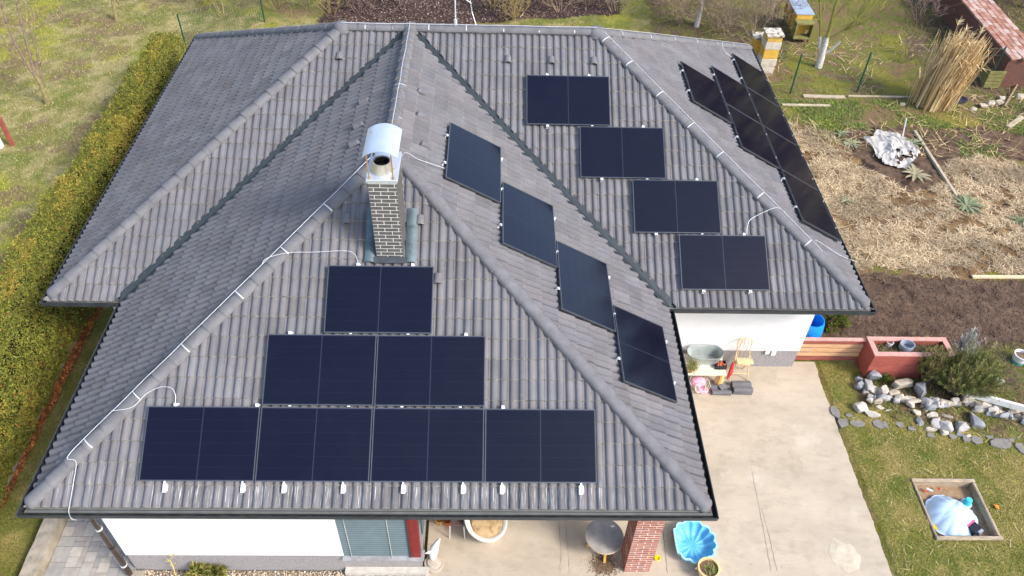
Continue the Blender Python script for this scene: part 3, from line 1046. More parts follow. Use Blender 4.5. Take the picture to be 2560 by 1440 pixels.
def ground_h(x, y, z=None):
    z = z or zones(x, y)
    h = .03 * (fbm(x, y, .6, 3, 1) - .5) + .015 * (fbm(x, y, 5, 3, 2) - .5)
    h = h + np.where(z['soil'] | z['bed'], .09 * (fbm(x, y, 5.5, 4, 21) - .45), 0)
    h = h + np.where(z['straw'], .05 * (fbm(x, y, 5, 4, 22) - .4), 0)
    h = h + np.where(z['rock'] & (x > 10), .10 * fbm(x, y, 2, 3, 23), 0)
    house_in = (x > -6.8) & (x < 9.2) & (y > -3) & (y < 14)
    flat = (x > -6.45) & (x < 9.25) & (y < 5.6) & (y > -3.1)
    h = np.where(flat, -.07, h)
    h = np.where((x > 10.26) & (x < 11.45) & (y > 1.02) & (y < 2.24), -.3, h)
    return h
Z = zones(gx, gy)
gz = ground_h(gx, gy, Z)
n1, n2, n3 = fbm(gx, gy, .8, 5, 31), fbm(gx, gy, 3.2, 4, 41), fbm(gx, gy, 9, 3, 51)
st = lambda v, a, b: np.clip((v - a) / (b - a), 0, 1)
# lawn: winter green, dry straw-green, moss yellow and bare earth
col = lerp(C(126, 124, 66) * np.ones(gx.shape + (3,)), C(168, 156, 110), st(n2, .35, .65))
col = lerp(col, C(150, 152, 50), st(n1, .52, .68) * .75)
col = lerp(col, C(104, 118, 52), st(fbm(gx, gy, 1.1, 4, 61), .55, .7) * .7)
col = lerp(col, C(124, 104, 82), st(fbm(gx, gy, .9, 5, 71), .53, .62) * st(n2, .25, .55) * .95)
# lawn beside the patio: denser, olive
yard = lerp(C(118, 116, 52) * np.ones(gx.shape + (3,)), C(160, 144, 88), st(n2, .35, .7))
yard = lerp(yard, C(98, 108, 44), st(fbm(gx, gy, 1.6, 4, 81), .52, .66) * .8)
col = np.where((Z['yard'] | ((gx < -6.3) & (gx > -7.6) & (gy < 8)))[..., None], yard, col)
far_r = (gx > 9.3) & (gy > 8)
gr = lerp(C(112, 112, 56) * np.ones(gx.shape + (3,)), C(126, 104, 80), st(n2, .42, .6))
gr = lerp(gr, C(134, 130, 56), st(n1, .55, .66) * .8)
col = np.where(far_r[..., None], gr, col)
soilc = lerp(C(92, 74, 62) * np.ones(gx.shape + (3,)), C(116, 96, 80), st(n3, .35, .65))
soilc = lerp(soilc, C(60, 48, 40), st(n2, .62, .75))
col = np.where((Z['soil'] | Z['bed'])[..., None], soilc, col)
edge = st(fbm(gx, gy, 1.5, 4, 91), .5, .6)
col = np.where((Z['straw'] & ~Z['soil'])[..., None], lerp(lerp(C(104, 82, 58) * np.ones(gx.shape + (3,)), C(142, 116, 82), st(n2, .3, .6)), C(74, 58, 46), st(n3, .58, .7)), col)
lf = lerp(C(88, 70, 64) * np.ones(gx.shape + (3,)), C(66, 52, 50), st(n2, .4, .65))
col = np.where(Z['leaf'][..., None], lf, col)
bs = lerp(C(104, 88, 72) * np.ones(gx.shape + (3,)), C(110, 108, 60), st(n2, .45, .6))
col = np.where((Z['brush'] | Z['brush2'])[..., None], bs, col)
rk = lerp(C(112, 96, 72) * np.ones(gx.shape + (3,)), C(104, 108, 56), st(n2, .48, .6))
col = np.where(Z['rock'][..., None], rk, col)
hd = lerp(C(88, 60, 42) * np.ones(gx.shape + (3,)), C(124, 82, 52), st(n3, .4, .6))
col = np.where(Z['hedge'][..., None], hd, col)
idx = np.arange((nx + 1) * (ny + 1)).reshape(ny + 1, nx + 1)
F = np.stack([idx[:-1, :-1].ravel(), idx[:-1, 1:].ravel(), idx[1:, 1:].ravel(), idx[1:, :-1].ravel()], 1)
me = fastmesh('ground', np.stack([gx.ravel(), gy.ravel(), gz.ravel()], 1), F, col.reshape(-1, 3), True)
m_ground = mat('earth and turf', (1, 1, 1), rough=.95, col2=(1.25, 1.22, 1.15), scale=22, attr='col', bump=.9, bscale=45, spec=.15, lo=.3, hi=.7)
m_ground.node_tree.nodes['Color Ramp'].color_ramp.elements[0].color = (.62, .60, .58, 1)
m_ground.node_tree.nodes['Bump'].inputs['Distance'].default_value = .04
tag(put('ground', me, m_ground), kind='structure')
b = MB()
for (x0, x1, y0, y1) in ((-260, GX0, -260, 300), (GX1, 260, -260, 300), (GX0, GX1, -260, GY0), (GX0, GX1, GY1, 300)):
    b.add([(x0, y0, -.01), (x1, y0, -.01), (x1, y1, -.01), (x0, y1, -.01)], [(0, 1, 2, 3)])
tag(b.build('terrain', mat('far meadow', C(132, 126, 74), var=.3, scale=.6, rough=.95, col2=tuple(C(150, 140, 96)))), kind='structure')

# blades scattered over masks
def blades(name, pts, hgt, wid, lean, cols, m, flat=0.0, bend=True, zoff=0.0, hz=None):
    n = len(pts)
    th = rng.uniform(0, 2 * np.pi, n)
    h = hgt[0] + (hgt[1] - hgt[0]) * rng.random(n)
    wd = wid[0] + (wid[1] - wid[0]) * rng.random(n)
    ln = lean[0] + (lean[1] - lean[0]) * rng.random(n)
    d = np.stack([np.cos(th), np.sin(th)], 1)
    pr = np.stack([-d[:, 1], d[:, 0]], 1)
    z = ground_h(pts[:, 0], pts[:, 1]) + zoff if hz is None else hz
    V = np.zeros((n, 4, 3), np.float32)
    up = np.cos(ln) * h
    out = np.sin(ln) * h
    for k, (f, s) in enumerate(((0, -1), (0, 1), (1, .35), (1, -.35))):
        V[:, k, :2] = pts + d * (out * f)[:, None] + pr * (wd * s * .5)[:, None]
        V[:, k, 2] = z + up * f
    F = np.arange(4 * n).reshape(n, 4)
    c = np.repeat(cols, 4, axis=0)
    o = put(name, fastmesh(name, V.reshape(-1, 3), F, c), m)
    return o
def scatter(poly_or_box, n, test=None):
    x0, x1, y0, y1 = poly_or_box
    p = np.stack([rng.uniform(x0, x1, n), rng.uniform(y0, y1, n)], 1)
    if test is not None: p = p[test(p[:, 0], p[:, 1])]
    return p
def pal(n, cs, wts=None, jit=.15):
    cs = np.array(cs)
    i = rng.choice(len(cs), n, p=wts)
    return cs[i] * (1 + jit * rng.standard_normal((n, 1))).clip(.5, 1.6)
m_blade = mat('grass blade', (.95, .95, .95), rough=.7, var=.05, attr='col', spec=.2)
m_dry = mat('dry straw', (.95, .95, .95), rough=.75, var=.08, attr='col', spec=.2)
offpatio = lambda x, y: (x > 9.13 + .05 * np.sin(y * 9))
p = scatter((9.1, 14.2, -1.6, 5.6), 90000, lambda x, y: offpatio(x, y) & ~inpoly(x, y, ROCK) & ~((x > 10.2) & (x < 11.5) & (y > .98) & (y < 2.27)) & ~((x > 9.9) & (y > 4.7)))
k = fbm(p[:, 0], p[:, 1], 1.4, 4, 81)
cs = np.where((k > .52)[:, None], pal(len(p), [C(112, 122, 52), C(132, 134, 66), C(96, 106, 48)]), pal(len(p), [C(150, 138, 78), C(172, 156, 102), C(132, 126, 62)]))
tag(blades('lawn_grass', p, (.02, .05), (.006, .012), (.5, 1.4), cs, m_blade), 'short olive winter grass beside the concrete patio', 'grass', kind='stuff')
p = scatter((-7.7, -6.35, -1.5, 9), 26000)
cs = pal(len(p), [C(104, 112, 50), C(124, 118, 60), C(96, 84, 50)])
tag(blades('verge_grass', p, (.02, .05), (.006, .012), (.5, 1.4), cs, m_blade), 'narrow strip of shaded grass between hedge and house', 'grass', kind='stuff')
p = scatter((-20, -8.8, 6.5, 27), 90000)
k = fbm(p[:, 0], p[:, 1], .8, 5, 31)
cs = np.where((k > .54)[:, None], pal(len(p), [C(156, 154, 66), C(138, 142, 64), C(168, 156, 80)]), pal(len(p), [C(176, 164, 112), C(140, 138, 76), C(128, 130, 72), C(150, 130, 96)]))
tag(blades('meadow_grass', p, (.03, .07), (.012, .028), (.7, 1.5), cs, m_blade), 'patchy yellow green meadow grass behind the hedge', 'grass', kind='stuff')
p = scatter((9.4, 25, 14.6, 28), 70000, lambda x, y: (fbm(x, y, .9, 4, 61) > .42))
k = fbm(p[:, 0], p[:, 1], .8, 5, 31)
cs = np.where((k > .54)[:, None], pal(len(p), [C(140, 136, 62), C(124, 128, 58)]), pal(len(p), [C(108, 118, 54), C(132, 122, 74), C(96, 106, 48), C(140, 120, 90)]))
tag(blades('orchard_grass', p, (.03, .08), (.012, .026), (.6, 1.5), cs, m_blade), 'mossy green orchard grass around the beehives and fence', 'grass', kind='stuff')
p = scatter((-9, 10, 14.8, 28), 60000, lambda x, y: ~inpoly(x, y, LEAF))
cs = pal(len(p), [C(150, 146, 66), C(120, 124, 62), C(146, 128, 92), C(116, 98, 72)])
tag(blades('back_grass', p, (.03, .09), (.012, .026), (.6, 1.5), cs, m_blade), 'rough mixed grass behind the main ridge', 'grass', kind='stuff')
# straw mulch
p = scatter((9.2, 21, 7.9, 15.2), 110000, lambda x, y: (lambda a: inpoly(a[0], a[1], STRAW))(warp(x, y)) & (fbm(x, y, 2.6, 4, 33) > .42))
p = p[~inpoly(p[:, 0], p[:, 1], SOIL)]
cs = pal(len(p), [C(206, 184, 146), C(186, 162, 124), C(160, 136, 104), C(126, 104, 80), C(222, 204, 170)], [.26, .26, .2, .14, .14])
cs = cs * (.72 + .5 * st(fbm(p[:, 0], p[:, 1], 1.1, 3, 66), .35, .65))[:, None]
tag(blades('straw_mulch', p, (.06, .22), (.008, .018), (1.2, 1.62), cs, m_dry, zoff=.025), 'pale straw mulch spread thickly over the vegetable bed', 'straw', kind='stuff')
# leaf litter
p = scatter((-4.5, 9, 15, 25), 40000, lambda x, y: inpoly(x, y, LEAF))
cs = pal(len(p), [C(168, 146, 132), C(104, 84, 76), C(80, 64, 58), C(120, 98, 84)], [.10, .33, .35, .22])
tag(blades('leaf_litter', p, (.04, .09), (.03, .06), (1.0, 1.6), cs, m_dry, zoff=.02), 'brown and pinkish fallen leaves behind the ridge', 'leaves', kind='stuff')
p = scatter((-7.9, -7.35, -1.5, 9.5), 7000)
cs = pal(len(p), [C(176, 104, 56), C(150, 88, 52), C(122, 70, 44), C(190, 130, 70)])
tag(blades('hedge_litter', p, (.04, .08), (.03, .05), (1.0, 1.6), cs, m_dry, zoff=.02), 'orange brown dead leaves along the hedge foot', 'leaves', kind='stuff')
p = scatter((9.5, 22, 13.4, 22), 2600, lambda x, y: fbm(x, y, .7, 3, 5) > .45)
cs = pal(len(p), [C(214, 190, 140), C(196, 168, 120), C(160, 134, 96)])
tag(blades('reed_litter', p, (.2, .6), (.012, .025), (1.35, 1.58), cs, m_dry, zoff=.03), 'loose dry reed stalks strewn on the orchard grass', 'straw', kind='stuff')
p = scatter((9.4, 14.5, -1, 12), 1500, lambda x, y: (y < 4) | (y > 8))
cs = pal(len(p), [C(206, 186, 140), C(180, 156, 110)])
tag(blades('stray_straw', p, (.06, .2), (.006, .010), (1.4, 1.57), cs, m_dry, zoff=.03), 'single straws blown across the lawn', 'straw', kind='stuff')
# weeds on soil and brush floor
p = scatter((9.3, 22, 13.5, 16.6), 26000, lambda x, y: fbm(x, y, .9, 4, 15) > .5)
cs = pal(len(p), [C(104, 132, 54), C(126, 144, 66), C(92, 112, 50)])
tag(blades('green_weeds', p, (.04, .1), (.014, .03), (.5, 1.3), cs, m_blade), 'fresh green weeds along the edge of the straw bed', 'weeds', kind='stuff')
p = scatter((15.5, 26, 12, 26), 14000, lambda x, y: inpoly(x, y, BRUSH2))
cs = pal(len(p), [C(124, 106, 84), C(152, 132, 100), C(96, 84, 66), C(108, 112, 60)])
tag(blades('brush_floor', p, (.06, .2), (.012, .03), (.8, 1.6), cs, m_dry, zoff=.02), 'brown dead stalks and weeds at the foot of the brick wall', 'weeds', kind='stuff')
p = scatter((10.0, 16, 3.4, 7), 9000, lambda x, y: inpoly(x, y, ROCK))
cs = pal(len(p), [C(112, 116, 58), C(150, 132, 92), C(124, 100, 72), C(96, 100, 48)])
tag(blades('rockery_weeds', p, (.04, .12), (.01, .02), (.4, 1.4), cs, m_blade, zoff=.0), 'mixed weeds growing between the rockery stones', 'weeds', kind='stuff')

# loose clods on the dug soil
def clods():
    p = scatter((9.2, 22, 5.5, 8.4), 16000, lambda x, y: inpoly(x, y, SOIL))
    n = len(p)
    P = np.stack([p[:, 0], p[:, 1], ground_h(p[:, 0], p[:, 1]) + .005], 1)
    base = np.array([(1, 0, 0), (-1, 0, 0), (0, 1, 0), (0, -1, 0), (0, 0, 1)], float)
    tri = np.array([(0, 2, 4), (2, 1, 4), (1, 3, 4), (3, 0, 4)])
    V = base[None] * (.008 + .024 * rng.random((n, 1, 1)) ** 2) * (.6 + .8 * rng.random((n, 5, 1))) * np.array([1, 1, .8])
    V = V + P[:, None]
    F = (tri[None] + (np.arange(n) * 5)[:, None, None]).reshape(-1, 3)
    cs = np.repeat(pal(n, [C(94, 76, 64), C(102, 84, 72), C(84, 67, 56)]), 5, axis=0)
    tag(put('soil_clods', fastmesh('soil_clods', V.reshape(-1, 3), F, cs), m_dry), 'crumbly clods on the freshly dug soil', 'soil', kind='stuff')
clods()

# ------------------------------------------------------------------ patio slab, kerb, pavers, gravel
m_conc = mat('sun bleached concrete', tuple(C(180, 166, 146)), rough=.9, var=.12, scale=1.1, bump=.35, bscale=40, spec=.2, stretch=(.8, 1.3, 1), detail=9, lo=.3, hi=.7)
def conc_marks(m):
    t = m.node_tree; N, L = t.nodes, t.links
    b = N['Principled BSDF']
    src = b.inputs['Base Color'].links[0].from_socket
    pos = N.new('ShaderNodeNewGeometry').outputs['Position']
    def layer(src, scale, stretch, p0, p1, colr, amt, det=6):
        mp = N.new('ShaderNodeMapping'); mp.inputs['Scale'].default_value = stretch
        L.new(pos, mp.inputs[0])
        nz = N.new('ShaderNodeTexNoise'); nz.inputs['Scale'].default_value = scale; nz.inputs['Detail'].default_value = det
        nz.inputs['Roughness'].default_value = .7
        L.new(mp.outputs[0], nz.inputs['Vector'])
        rp = N.new('ShaderNodeValToRGB'); rp.color_ramp.elements[0].position = p0; rp.color_ramp.elements[1].position = p1
        rp.color_ramp.elements[1].color = (amt, amt, amt, 1)
        L.new(nz.outputs[0], rp.inputs[0])
        mx = N.new('ShaderNodeMix'); mx.data_type = 'RGBA'
        L.new(rp.outputs[0], mx.inputs[0]); L.new(src, mx.inputs[6]); mx.inputs[7].default_value = (*colr, 1)
        return mx.outputs[2]
    s = layer(src, 1.0, (1.6, 9, 1), .55, .72, tuple(C(146, 134, 118)), .35)
    s = layer(s, 2.3, (1, 1.6, 1), .5, .72, tuple(C(150, 138, 122)), .5, 9)
    s = layer(s, 9.0, (1, 2.2, 1), .68, .73, tuple(C(104, 92, 80)), .8, 3)
    s = layer(s, .9, (1, 1, 1), .55, .75, tuple(C(142, 128, 108)), .7)
    s = layer(s, .5, (1, 1, 1), .56, .7, tuple(C(206, 196, 180)), .6)
    L.new(s, b.inputs['Base Color'])
conc_marks(m_conc)
def patio():
    b = MB()
    ys = np.arange(-3.2, 5.36, .07)
    ex = 9.13 + .05 * (fbm(ys, ys * 0 + 3, 1.5, 4, 3) - .5) * 2 + .02 * (rng.random(len(ys)) - .5)
    n = len(ys)
    xl = np.where(ys < .24, .66, .66)
    V = []
    for x, y, l in zip(ex, ys, xl): V += [(l, y, 0), (x, y, 0), (x, y, -.12)]
    F = []
    for i in range(n - 1):
        F += [(3 * i, 3 * i + 1, 3 * i + 4, 3 * i + 3), (3 * i + 1, 3 * i + 2, 3 * i + 5, 3 * i + 4)]
    b.add(V, F)
    return tag(b.build('patio', m_conc), kind='structure')
patio()
m_crack = mat('dirt in the slab crack', tuple(C(120, 110, 96)), var=.25, scale=12)
def crack(pts, wd):
    b = MB()
    P = []
    for i in range(len(pts) - 1):
        for t in np.linspace(0, 1, 8, endpoint=False):
            a, c = np.array(G(*pts[i])), np.array(G(*pts[i + 1]))
            P.append(a + (c - a) * t + np.array([random.uniform(-.008, .008), random.uniform(-.008, .008), 0]))
    V = []
    for q in P:
        w_ = wd * random.uniform(.3, 1)
        V += [(q[0] - w_, q[1], .004), (q[0] + w_, q[1], .004)]
    b.add(V, [(2 * i, 2 * i + 1, 2 * i + 3, 2 * i + 2) for i in range(len(P) - 1)])
    tag(b.build('slab_crack', m_crack), kind='structure')
crack([(1880, 1180), (1902, 1290), (1915, 1360), (1930, 1440)], .004)
crack([(1905, 1270), (1925, 1350), (1945, 1440)], .004)
crack([(1396, 1300), (1402, 1370), (1400, 1440)], .003)
crack([(1414, 1310), (1420, 1380), (1424, 1440)], .003)
crack([(1658, 1330), (1662, 1375), (1670, 1440)], .006)
m_kerb = mat('weathered kerb concrete', tuple(C(168, 156, 138)), rough=.95, var=.2, scale=5, bump=.5, bscale=50, col2=tuple(C(122, 114, 100)), lo=.4, hi=.75)
b = MB()
ys = np.arange(-2.5, 4.3, .25)
V = []
for y in ys:
    j = random.uniform(-.012, .012)
    V += [(-6.37 + j, y, -.1), (-6.36 + j, y, .24), (-6.08 + j, y, .25), (-6.07 + j, y, -.1)]
F = []
for i in range(len(ys) - 1):
    for k in range(3): F.append((4 * i + k, 4 * i + k + 1, 4 * i + 5 + k, 4 * i + 4 + k))
F += [(3, 2, 1, 0)]
b.add(V, F)
tag(b.build('kerb_wall', m_kerb, origin=(-6.2, 0, 0)), 'low weathered concrete kerb wall beside the paved path', 'wall')
b = MB()
pts = [(-7.49, -2.0), (-7.47, 1.73), (-7.50, 2.43), (-7.58, 4.46), (-7.58, 6.72), (-7.6, 9)]
for i in range(len(pts) - 1): b.bar((*pts[i], .02), (*pts[i + 1], .02), .06, .09)
tag(b.build('edging_strip', m_kerb, origin=(-7.5, 2, 0)), 'thin grey concrete edging strip along the hedge foot', 'edging')
m_pav = [mat('concrete paver %s' % k, tuple(C(*c)), rough=.9, var=.12, scale=7, bump=.3, bscale=60) for k, c in enumerate(((164, 158, 148), (152, 148, 141), (172, 164, 152), (158, 149, 140), (146, 142, 137)))]
b = MB(); b.box(-6.068, -4.49, -2.2, 1.9, -.12, -.012)
path = tag(b.build('paved_path', mat('jointing sand', tuple(C(110, 102, 88)), var=.2, scale=20)), kind='structure')
U = .1
cols_, rows_ = 16, 41
occ = np.zeros((rows_, cols_), bool)
pm = {}
for r in range(rows_):
    for c in range(cols_):
        if occ[r, c]: continue
        opts = [(3, 2), (2, 3), (2, 2), (3, 3), (2, 1), (3, 2), (2, 2)]
        random.shuffle(opts)
        for (w_, h_) in opts + [(1, 2), (1, 1)]:
            if c + w_ <= cols_ and r + h_ <= rows_ and not occ[r:r + h_, c:c + w_].any(): break
        occ[r:r + h_, c:c + w_] = True
        key = (w_, h_, random.randrange(len(m_pav)))
        if key not in pm:
            k = MB(); k.box(.004, w_ * U - .004, .004, h_ * U - .004, -.05, 0)
            o = k.build('paver', m_pav[key[2]], bevel=.004); pm[key] = o.data; bpy.data.objects.remove(o)
        place(put('paver', pm[key], None, path), Matrix.Translation((-6.068 + c * U * .985, -2.2 + r * U, random.uniform(-.003, .003))) )
b = MB(); b.box(-4.62, -4.32, -.05, .33, -.06, .03); tag(b.build('drain_stone', m_kerb, origin=(-4.47, .1, 0)), 'small concrete block under the brown downpipe', 'block')
# gravel strip in front of the wall
def pebbles():
    n = 7000
    P = np.stack([rng.uniform(-4.45, .64, n), rng.uniform(-.45, .355, n), rng.uniform(-.05, -.01, n)], 1)
    base = np.array([(1, 0, 0), (-1, 0, 0), (0, 1, 0), (0, -1, 0), (0, 0, 1), (0, 0, -1)], float)
    tri = np.array([(0, 2, 4), (2, 1, 4), (1, 3, 4), (3, 0, 4), (2, 0, 5), (1, 2, 5), (3, 1, 5), (0, 3, 5)])
    V = base[None] * (.012 + .016 * rng.random((n, 1, 3)))
    th = rng.uniform(0, 6.28, n); c, s = np.cos(th), np.sin(th)
    X = V[:, :, 0] * c[:, None] - V[:, :, 1] * s[:, None]; Y = V[:, :, 0] * s[:, None] + V[:, :, 1] * c[:, None]
    V = np.stack([X, Y, V[:, :, 2]], 2) + P[:, None]
    F = (tri[None] + (np.arange(n) * 6)[:, None, None]).reshape(-1, 3)
    cs = np.repeat(pal(n, [C(206, 190, 166), C(176, 160, 140), C(222, 212, 196), C(150, 132, 112), C(196, 170, 140)]), 6, axis=0)
    o = put('gravel', fastmesh('gravel', V.reshape(-1, 3), F, cs), mat('river pebbles', (.95, .95, .95), attr='col', var=.1, rough=.8))
    tag(o, 'pale river pebbles in a strip below the white wall', 'gravel', kind='stuff')
pebbles()
b = MB(); b.box(-4.32, .655, -2.2, .355, -.12, -.035); tag(b.build('gravel_bed', mat('gravel base', tuple(C(120, 108, 92)))), kind='structure')
# ------------------------------------------------------------------ vegetation
def leafcloud(name, P, Nrm, size, cols, m, parent, elong=2.2, tilt=.6):
    n = len(P)
    N_ = Nrm + tilt * rng.standard_normal((n, 3))
    N_ /= np.linalg.norm(N_, axis=1)[:, None]
    t = np.cross(N_, rng.standard_normal((n, 3)))
    t /= np.linalg.norm(t, axis=1)[:, None]
    bt = np.cross(N_, t)
    s = (size[0] + (size[1] - size[0]) * rng.random(n))[:, None]
    V = np.stack([P - t * s * .5, P + bt * s / elong * .5 + t * s * .1, P + t * s * .5, P - bt * s / elong * .5 + t * s * .1], 1)
    og = np.array(wl(parent))
    o = put(name, fastmesh(name, (V - og).reshape(-1, 3), np.arange(4 * n).reshape(n, 4), np.repeat(cols, 4, axis=0)), m, parent)
    return o
m_leaf = mat('leaf', (.95, .95, .95), rough=.65, var=.05, attr='col', spec=.2)
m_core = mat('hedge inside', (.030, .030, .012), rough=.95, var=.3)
hx0, hx1, hy0, hy1, hh = -8.82, -7.52, -2.2, 16.9, 1.72
hedge = thing('hedge', 'long clipped yellow green conifer hedge running beside the house', 'hedge', (-8.2, 7, 0))
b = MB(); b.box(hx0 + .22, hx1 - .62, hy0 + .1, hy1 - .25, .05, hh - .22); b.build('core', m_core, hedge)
def hedge_leaves():
    n = 260000
    W_ = hx1 - hx0
    # perimeter parameter: right side, rounded top, left side
    per = np.array([hh, W_, hh])
    f = rng.random(n)
    side = np.where(f < .47, 0, np.where(f < .9, 1, 2))
    y = rng.uniform(hy0, hy1, n)
    u = rng.random(n)
    # near part of the hedge is fuller
    near = np.clip((9 - y) / 6, 0, 1)
    tap = .42 - .22 * near
    bul = .12 * (fbm(y, u * 2 + side * 7, 1.3, 4, 7) - .5) * 2 + .26 * (fbm(y, u * 1.5 + side * 5, 4.5, 3, 17) - .55)
    dep = -np.abs(rng.normal(0, .045, n)) + .03
    r = .3
    x = np.where(side == 0, hx1 + .02 * np.sin(y) + .16 * near * np.sin(np.pi * np.clip(u * .9 + .1, 0, 1)) - tap * u ** 1.6, np.where(side == 1, hx0 + u * (W_ - tap), hx0))
    z = np.where(side == 1, hh + .03 * np.sin(y * .9) + .02 * np.sin(y * 2.3), .06 + u * (hh - .08))
    nx_ = np.where(side == 0, 1., np.where(side == 2, -1., 0.)); nz_ = np.where(side == 1, 1., .25)
    # round the shoulders
    ed = np.where(side == 1, np.minimum(u, 1 - u) * W_, hh - z)
    rd = np.clip(1 - ed / r, 0, 1) ** 2 * .10
    sgn = np.where(side == 1, np.where(u > .5, 1., -1.), 0)
    z = z - np.where(side == 1, rd, 0)
    x = x - np.where(side == 0, rd, 0) + np.where(side == 2, rd, 0)
    nx_ = nx_ + sgn * np.clip(1 - ed / r, 0, 1)
    Nn = np.stack([nx_, rng.normal(0, .2, n), nz_], 1); Nn /= np.linalg.norm(Nn, axis=1)[:, None]
    P = np.stack([x, y, z], 1) + Nn * (bul + dep)[:, None]
    P[:, 2] = np.maximum(P[:, 2], .02)
    k = fbm(P[:, 0] * 2 + P[:, 2], P[:, 1], 1.4, 4, 27)
    c = np.where((k > .60)[:, None], pal(n, [C(150, 140, 58), C(136, 130, 54), C(156, 138, 62)], None, .18), pal(n, [C(128, 126, 50), C(108, 114, 46), C(142, 138, 56), C(88, 96, 44)], None, .18))
    br = rng.random(n) < .03
    c[br] = pal(br.sum(), [C(170, 110, 64), C(140, 92, 60)])
    leafcloud('foliage', P, Nn, (.025, .06), c, m_leaf, hedge, 2.4, .75)
    # sprays standing proud of the surface
    q = 26000
    i = rng.integers(0, n, q)
    leafcloud('sprays', P[i] + Nn[i] * rng.uniform(.0, .07, (q, 1)) + np.array([0, 0, .01]), np.cross(Nn[i], rng.standard_normal((q, 3))), (.05, .10), c[i] * 1.08, m_leaf, hedge, 4, .3)
hedge_leaves()

# bare trees and shrubs
def bark(name, c, c2=None): return mat(name, tuple(C(*c)), rough=.9, var=.25, scale=14, bump=.5, bscale=40, col2=tuple(C(*c2)) if c2 else None)
m_bark = bark('olive bark', (122, 108, 78), (150, 140, 92))
m_bark2 = bark('grey brown bark', (116, 98, 84), (148, 128, 108))
m_mossy = bark('mossy bark', (128, 126, 62), (156, 150, 84))
m_lime = bark('whitewashed bark', (212, 208, 200), (176, 170, 160))
m_twig = mat('bare twigs', tuple(C(146, 128, 106)), rough=.9, var=.25, scale=3)
m_twig2 = mat('yellowish lichen twigs', tuple(C(160, 142, 92)), rough=.9, var=.3, scale=3)
m_twig3 = mat('pinkish brown twigs', tuple(C(132, 110, 100)), rough=.9, var=.25, scale=3)
def nearz(base, px, py):
    d = ray(px, py)
    dx = np.array(base[:2]) - CAM[:2]
    t = float(dx @ d[:2] / (d[:2] @ d[:2]))
    return CAM + d * t
def grow(b, p, d, L, r, depth, spread=.55, kids=3, upw=.15, rmin=.004):
    p = Vector([float(q) for q in p]); d = Vector(d).normalized()
    pts, rad = [p.copy()], [r]
    n = 3 if depth > 0 else 2
    q = p.copy(); dd = d.copy()
    mids = []
    for i in range(n):
        dd = (dd + Vector((random.gauss(0, .16), random.gauss(0, .16), random.gauss(upw * .4, .12)))).normalized()
        q = q + dd * (L / n)
        pts.append(q.copy()); rad.append(max(rmin * .7, r * (1 - .55 * (i + 1) / n)))
        mids.append((q.copy(), dd.copy(), rad[-1]))
    b.tube(pts, rad, 5 if r > .03 else (4 if r > .012 else 3), cap=False)
    if depth <= 0: return
    for k in range(kids + random.randint(0, 1)):
        m = mids[min(len(mids) - 1, int(random.random() * len(mids) + .6))]
        ax = Vector((random.gauss(0, 1), random.gauss(0, 1), random.gauss(0, .6) + upw)).normalized()
        nd = (m[1] * (1 - spread) + ax * spread).normalized()
        grow(b, m[0], nd, L * random.uniform(.55, .85), max(rmin, m[2] * .75), depth - 1, spread, kids, upw, rmin)
def shrub(name, label, base, h, stems, spread, m, depth=3, group=None, kids=3, cat='shrub', r=.018, rmin=.005):
    t = thing(name, label, cat, base, group)
    b = MB()
    for i in range(stems):
        a = random.uniform(0, 6.28)
        o = random.uniform(0, .18)
        d = Vector((math.cos(a) * spread * random.random(), math.sin(a) * spread * random.random(), 1))
        grow(b, (base[0] + math.cos(a) * o, base[1] + math.sin(a) * o, base[2] - .03), d, h * random.uniform(.35, .55), r * random.uniform(.6, 1.1), depth, .5, kids, .25, rmin)
    b.build('stems', m, t)
    return t
# tree on the meadow beyond the hedge
B0 = G(120, 258)
t = thing('meadow_tree', 'young bare leaning fruit tree on the meadow behind the hedge', 'tree', B0)
b = MB()
def limb(b, base, pts, r0, r1, n=7):
    P = [nearz(base, *q) for q in pts]
    k = len(P) - 1
    b.tube(P, [r0 + (r1 - r0) * i / k for i in range(k + 1)], n, cap=False)
    return P
limb(b, B0, [(121, 262), (110, 235), (100, 208), (88, 190)], .085, .06)
b.build('trunk', m_bark, t, smooth=True)
b = MB()
for pts, r0, r1 in (([(100, 208), (70, 165), (38, 110), (18, 60), (5, 20), (-15, -40)], .05, .018), ([(88, 190), (72, 130), (58, 70), (42, 10), (30, -40)], .045, .015), ([(104, 212), (100, 165), (101, 158)], .03, .022),
                   ([(86, 172), (95, 140), (85, 100), (70, 55), (88, 70), (90, 72)], .03, .008), ([(60, 155), (20, 125), (8, 95), (-10, 70)], .022, .008)):
    P = limb(b, B0, pts, r0, r1)
    for q in P[1:]:
        for k in range(3): grow(b, q, (random.gauss(0, 1), random.gauss(0, 1), .6), random.uniform(.3, .7), .009, 1, .5, 2, .1, .004)
b.build('crown', m_bark2, t)
B1 = G(292, 50)
t = thing('meadow_tree', 'slim straight trunk standing alone at the far meadow edge', 'tree', B1)
b = MB(); P = limb(b, B1, [(292, 52), (285, 25), (278, -20), (270, -70)], .07, .04); b.build('trunk', m_bark, t)
b = MB()
for k in range(7): grow(b, P[-1] + np.array([0, 0, -.2 * k]), (random.gauss(0, 1), random.gauss(0, 1), 1), .9, .02, 2)
b.build('crown', m_bark2, t)
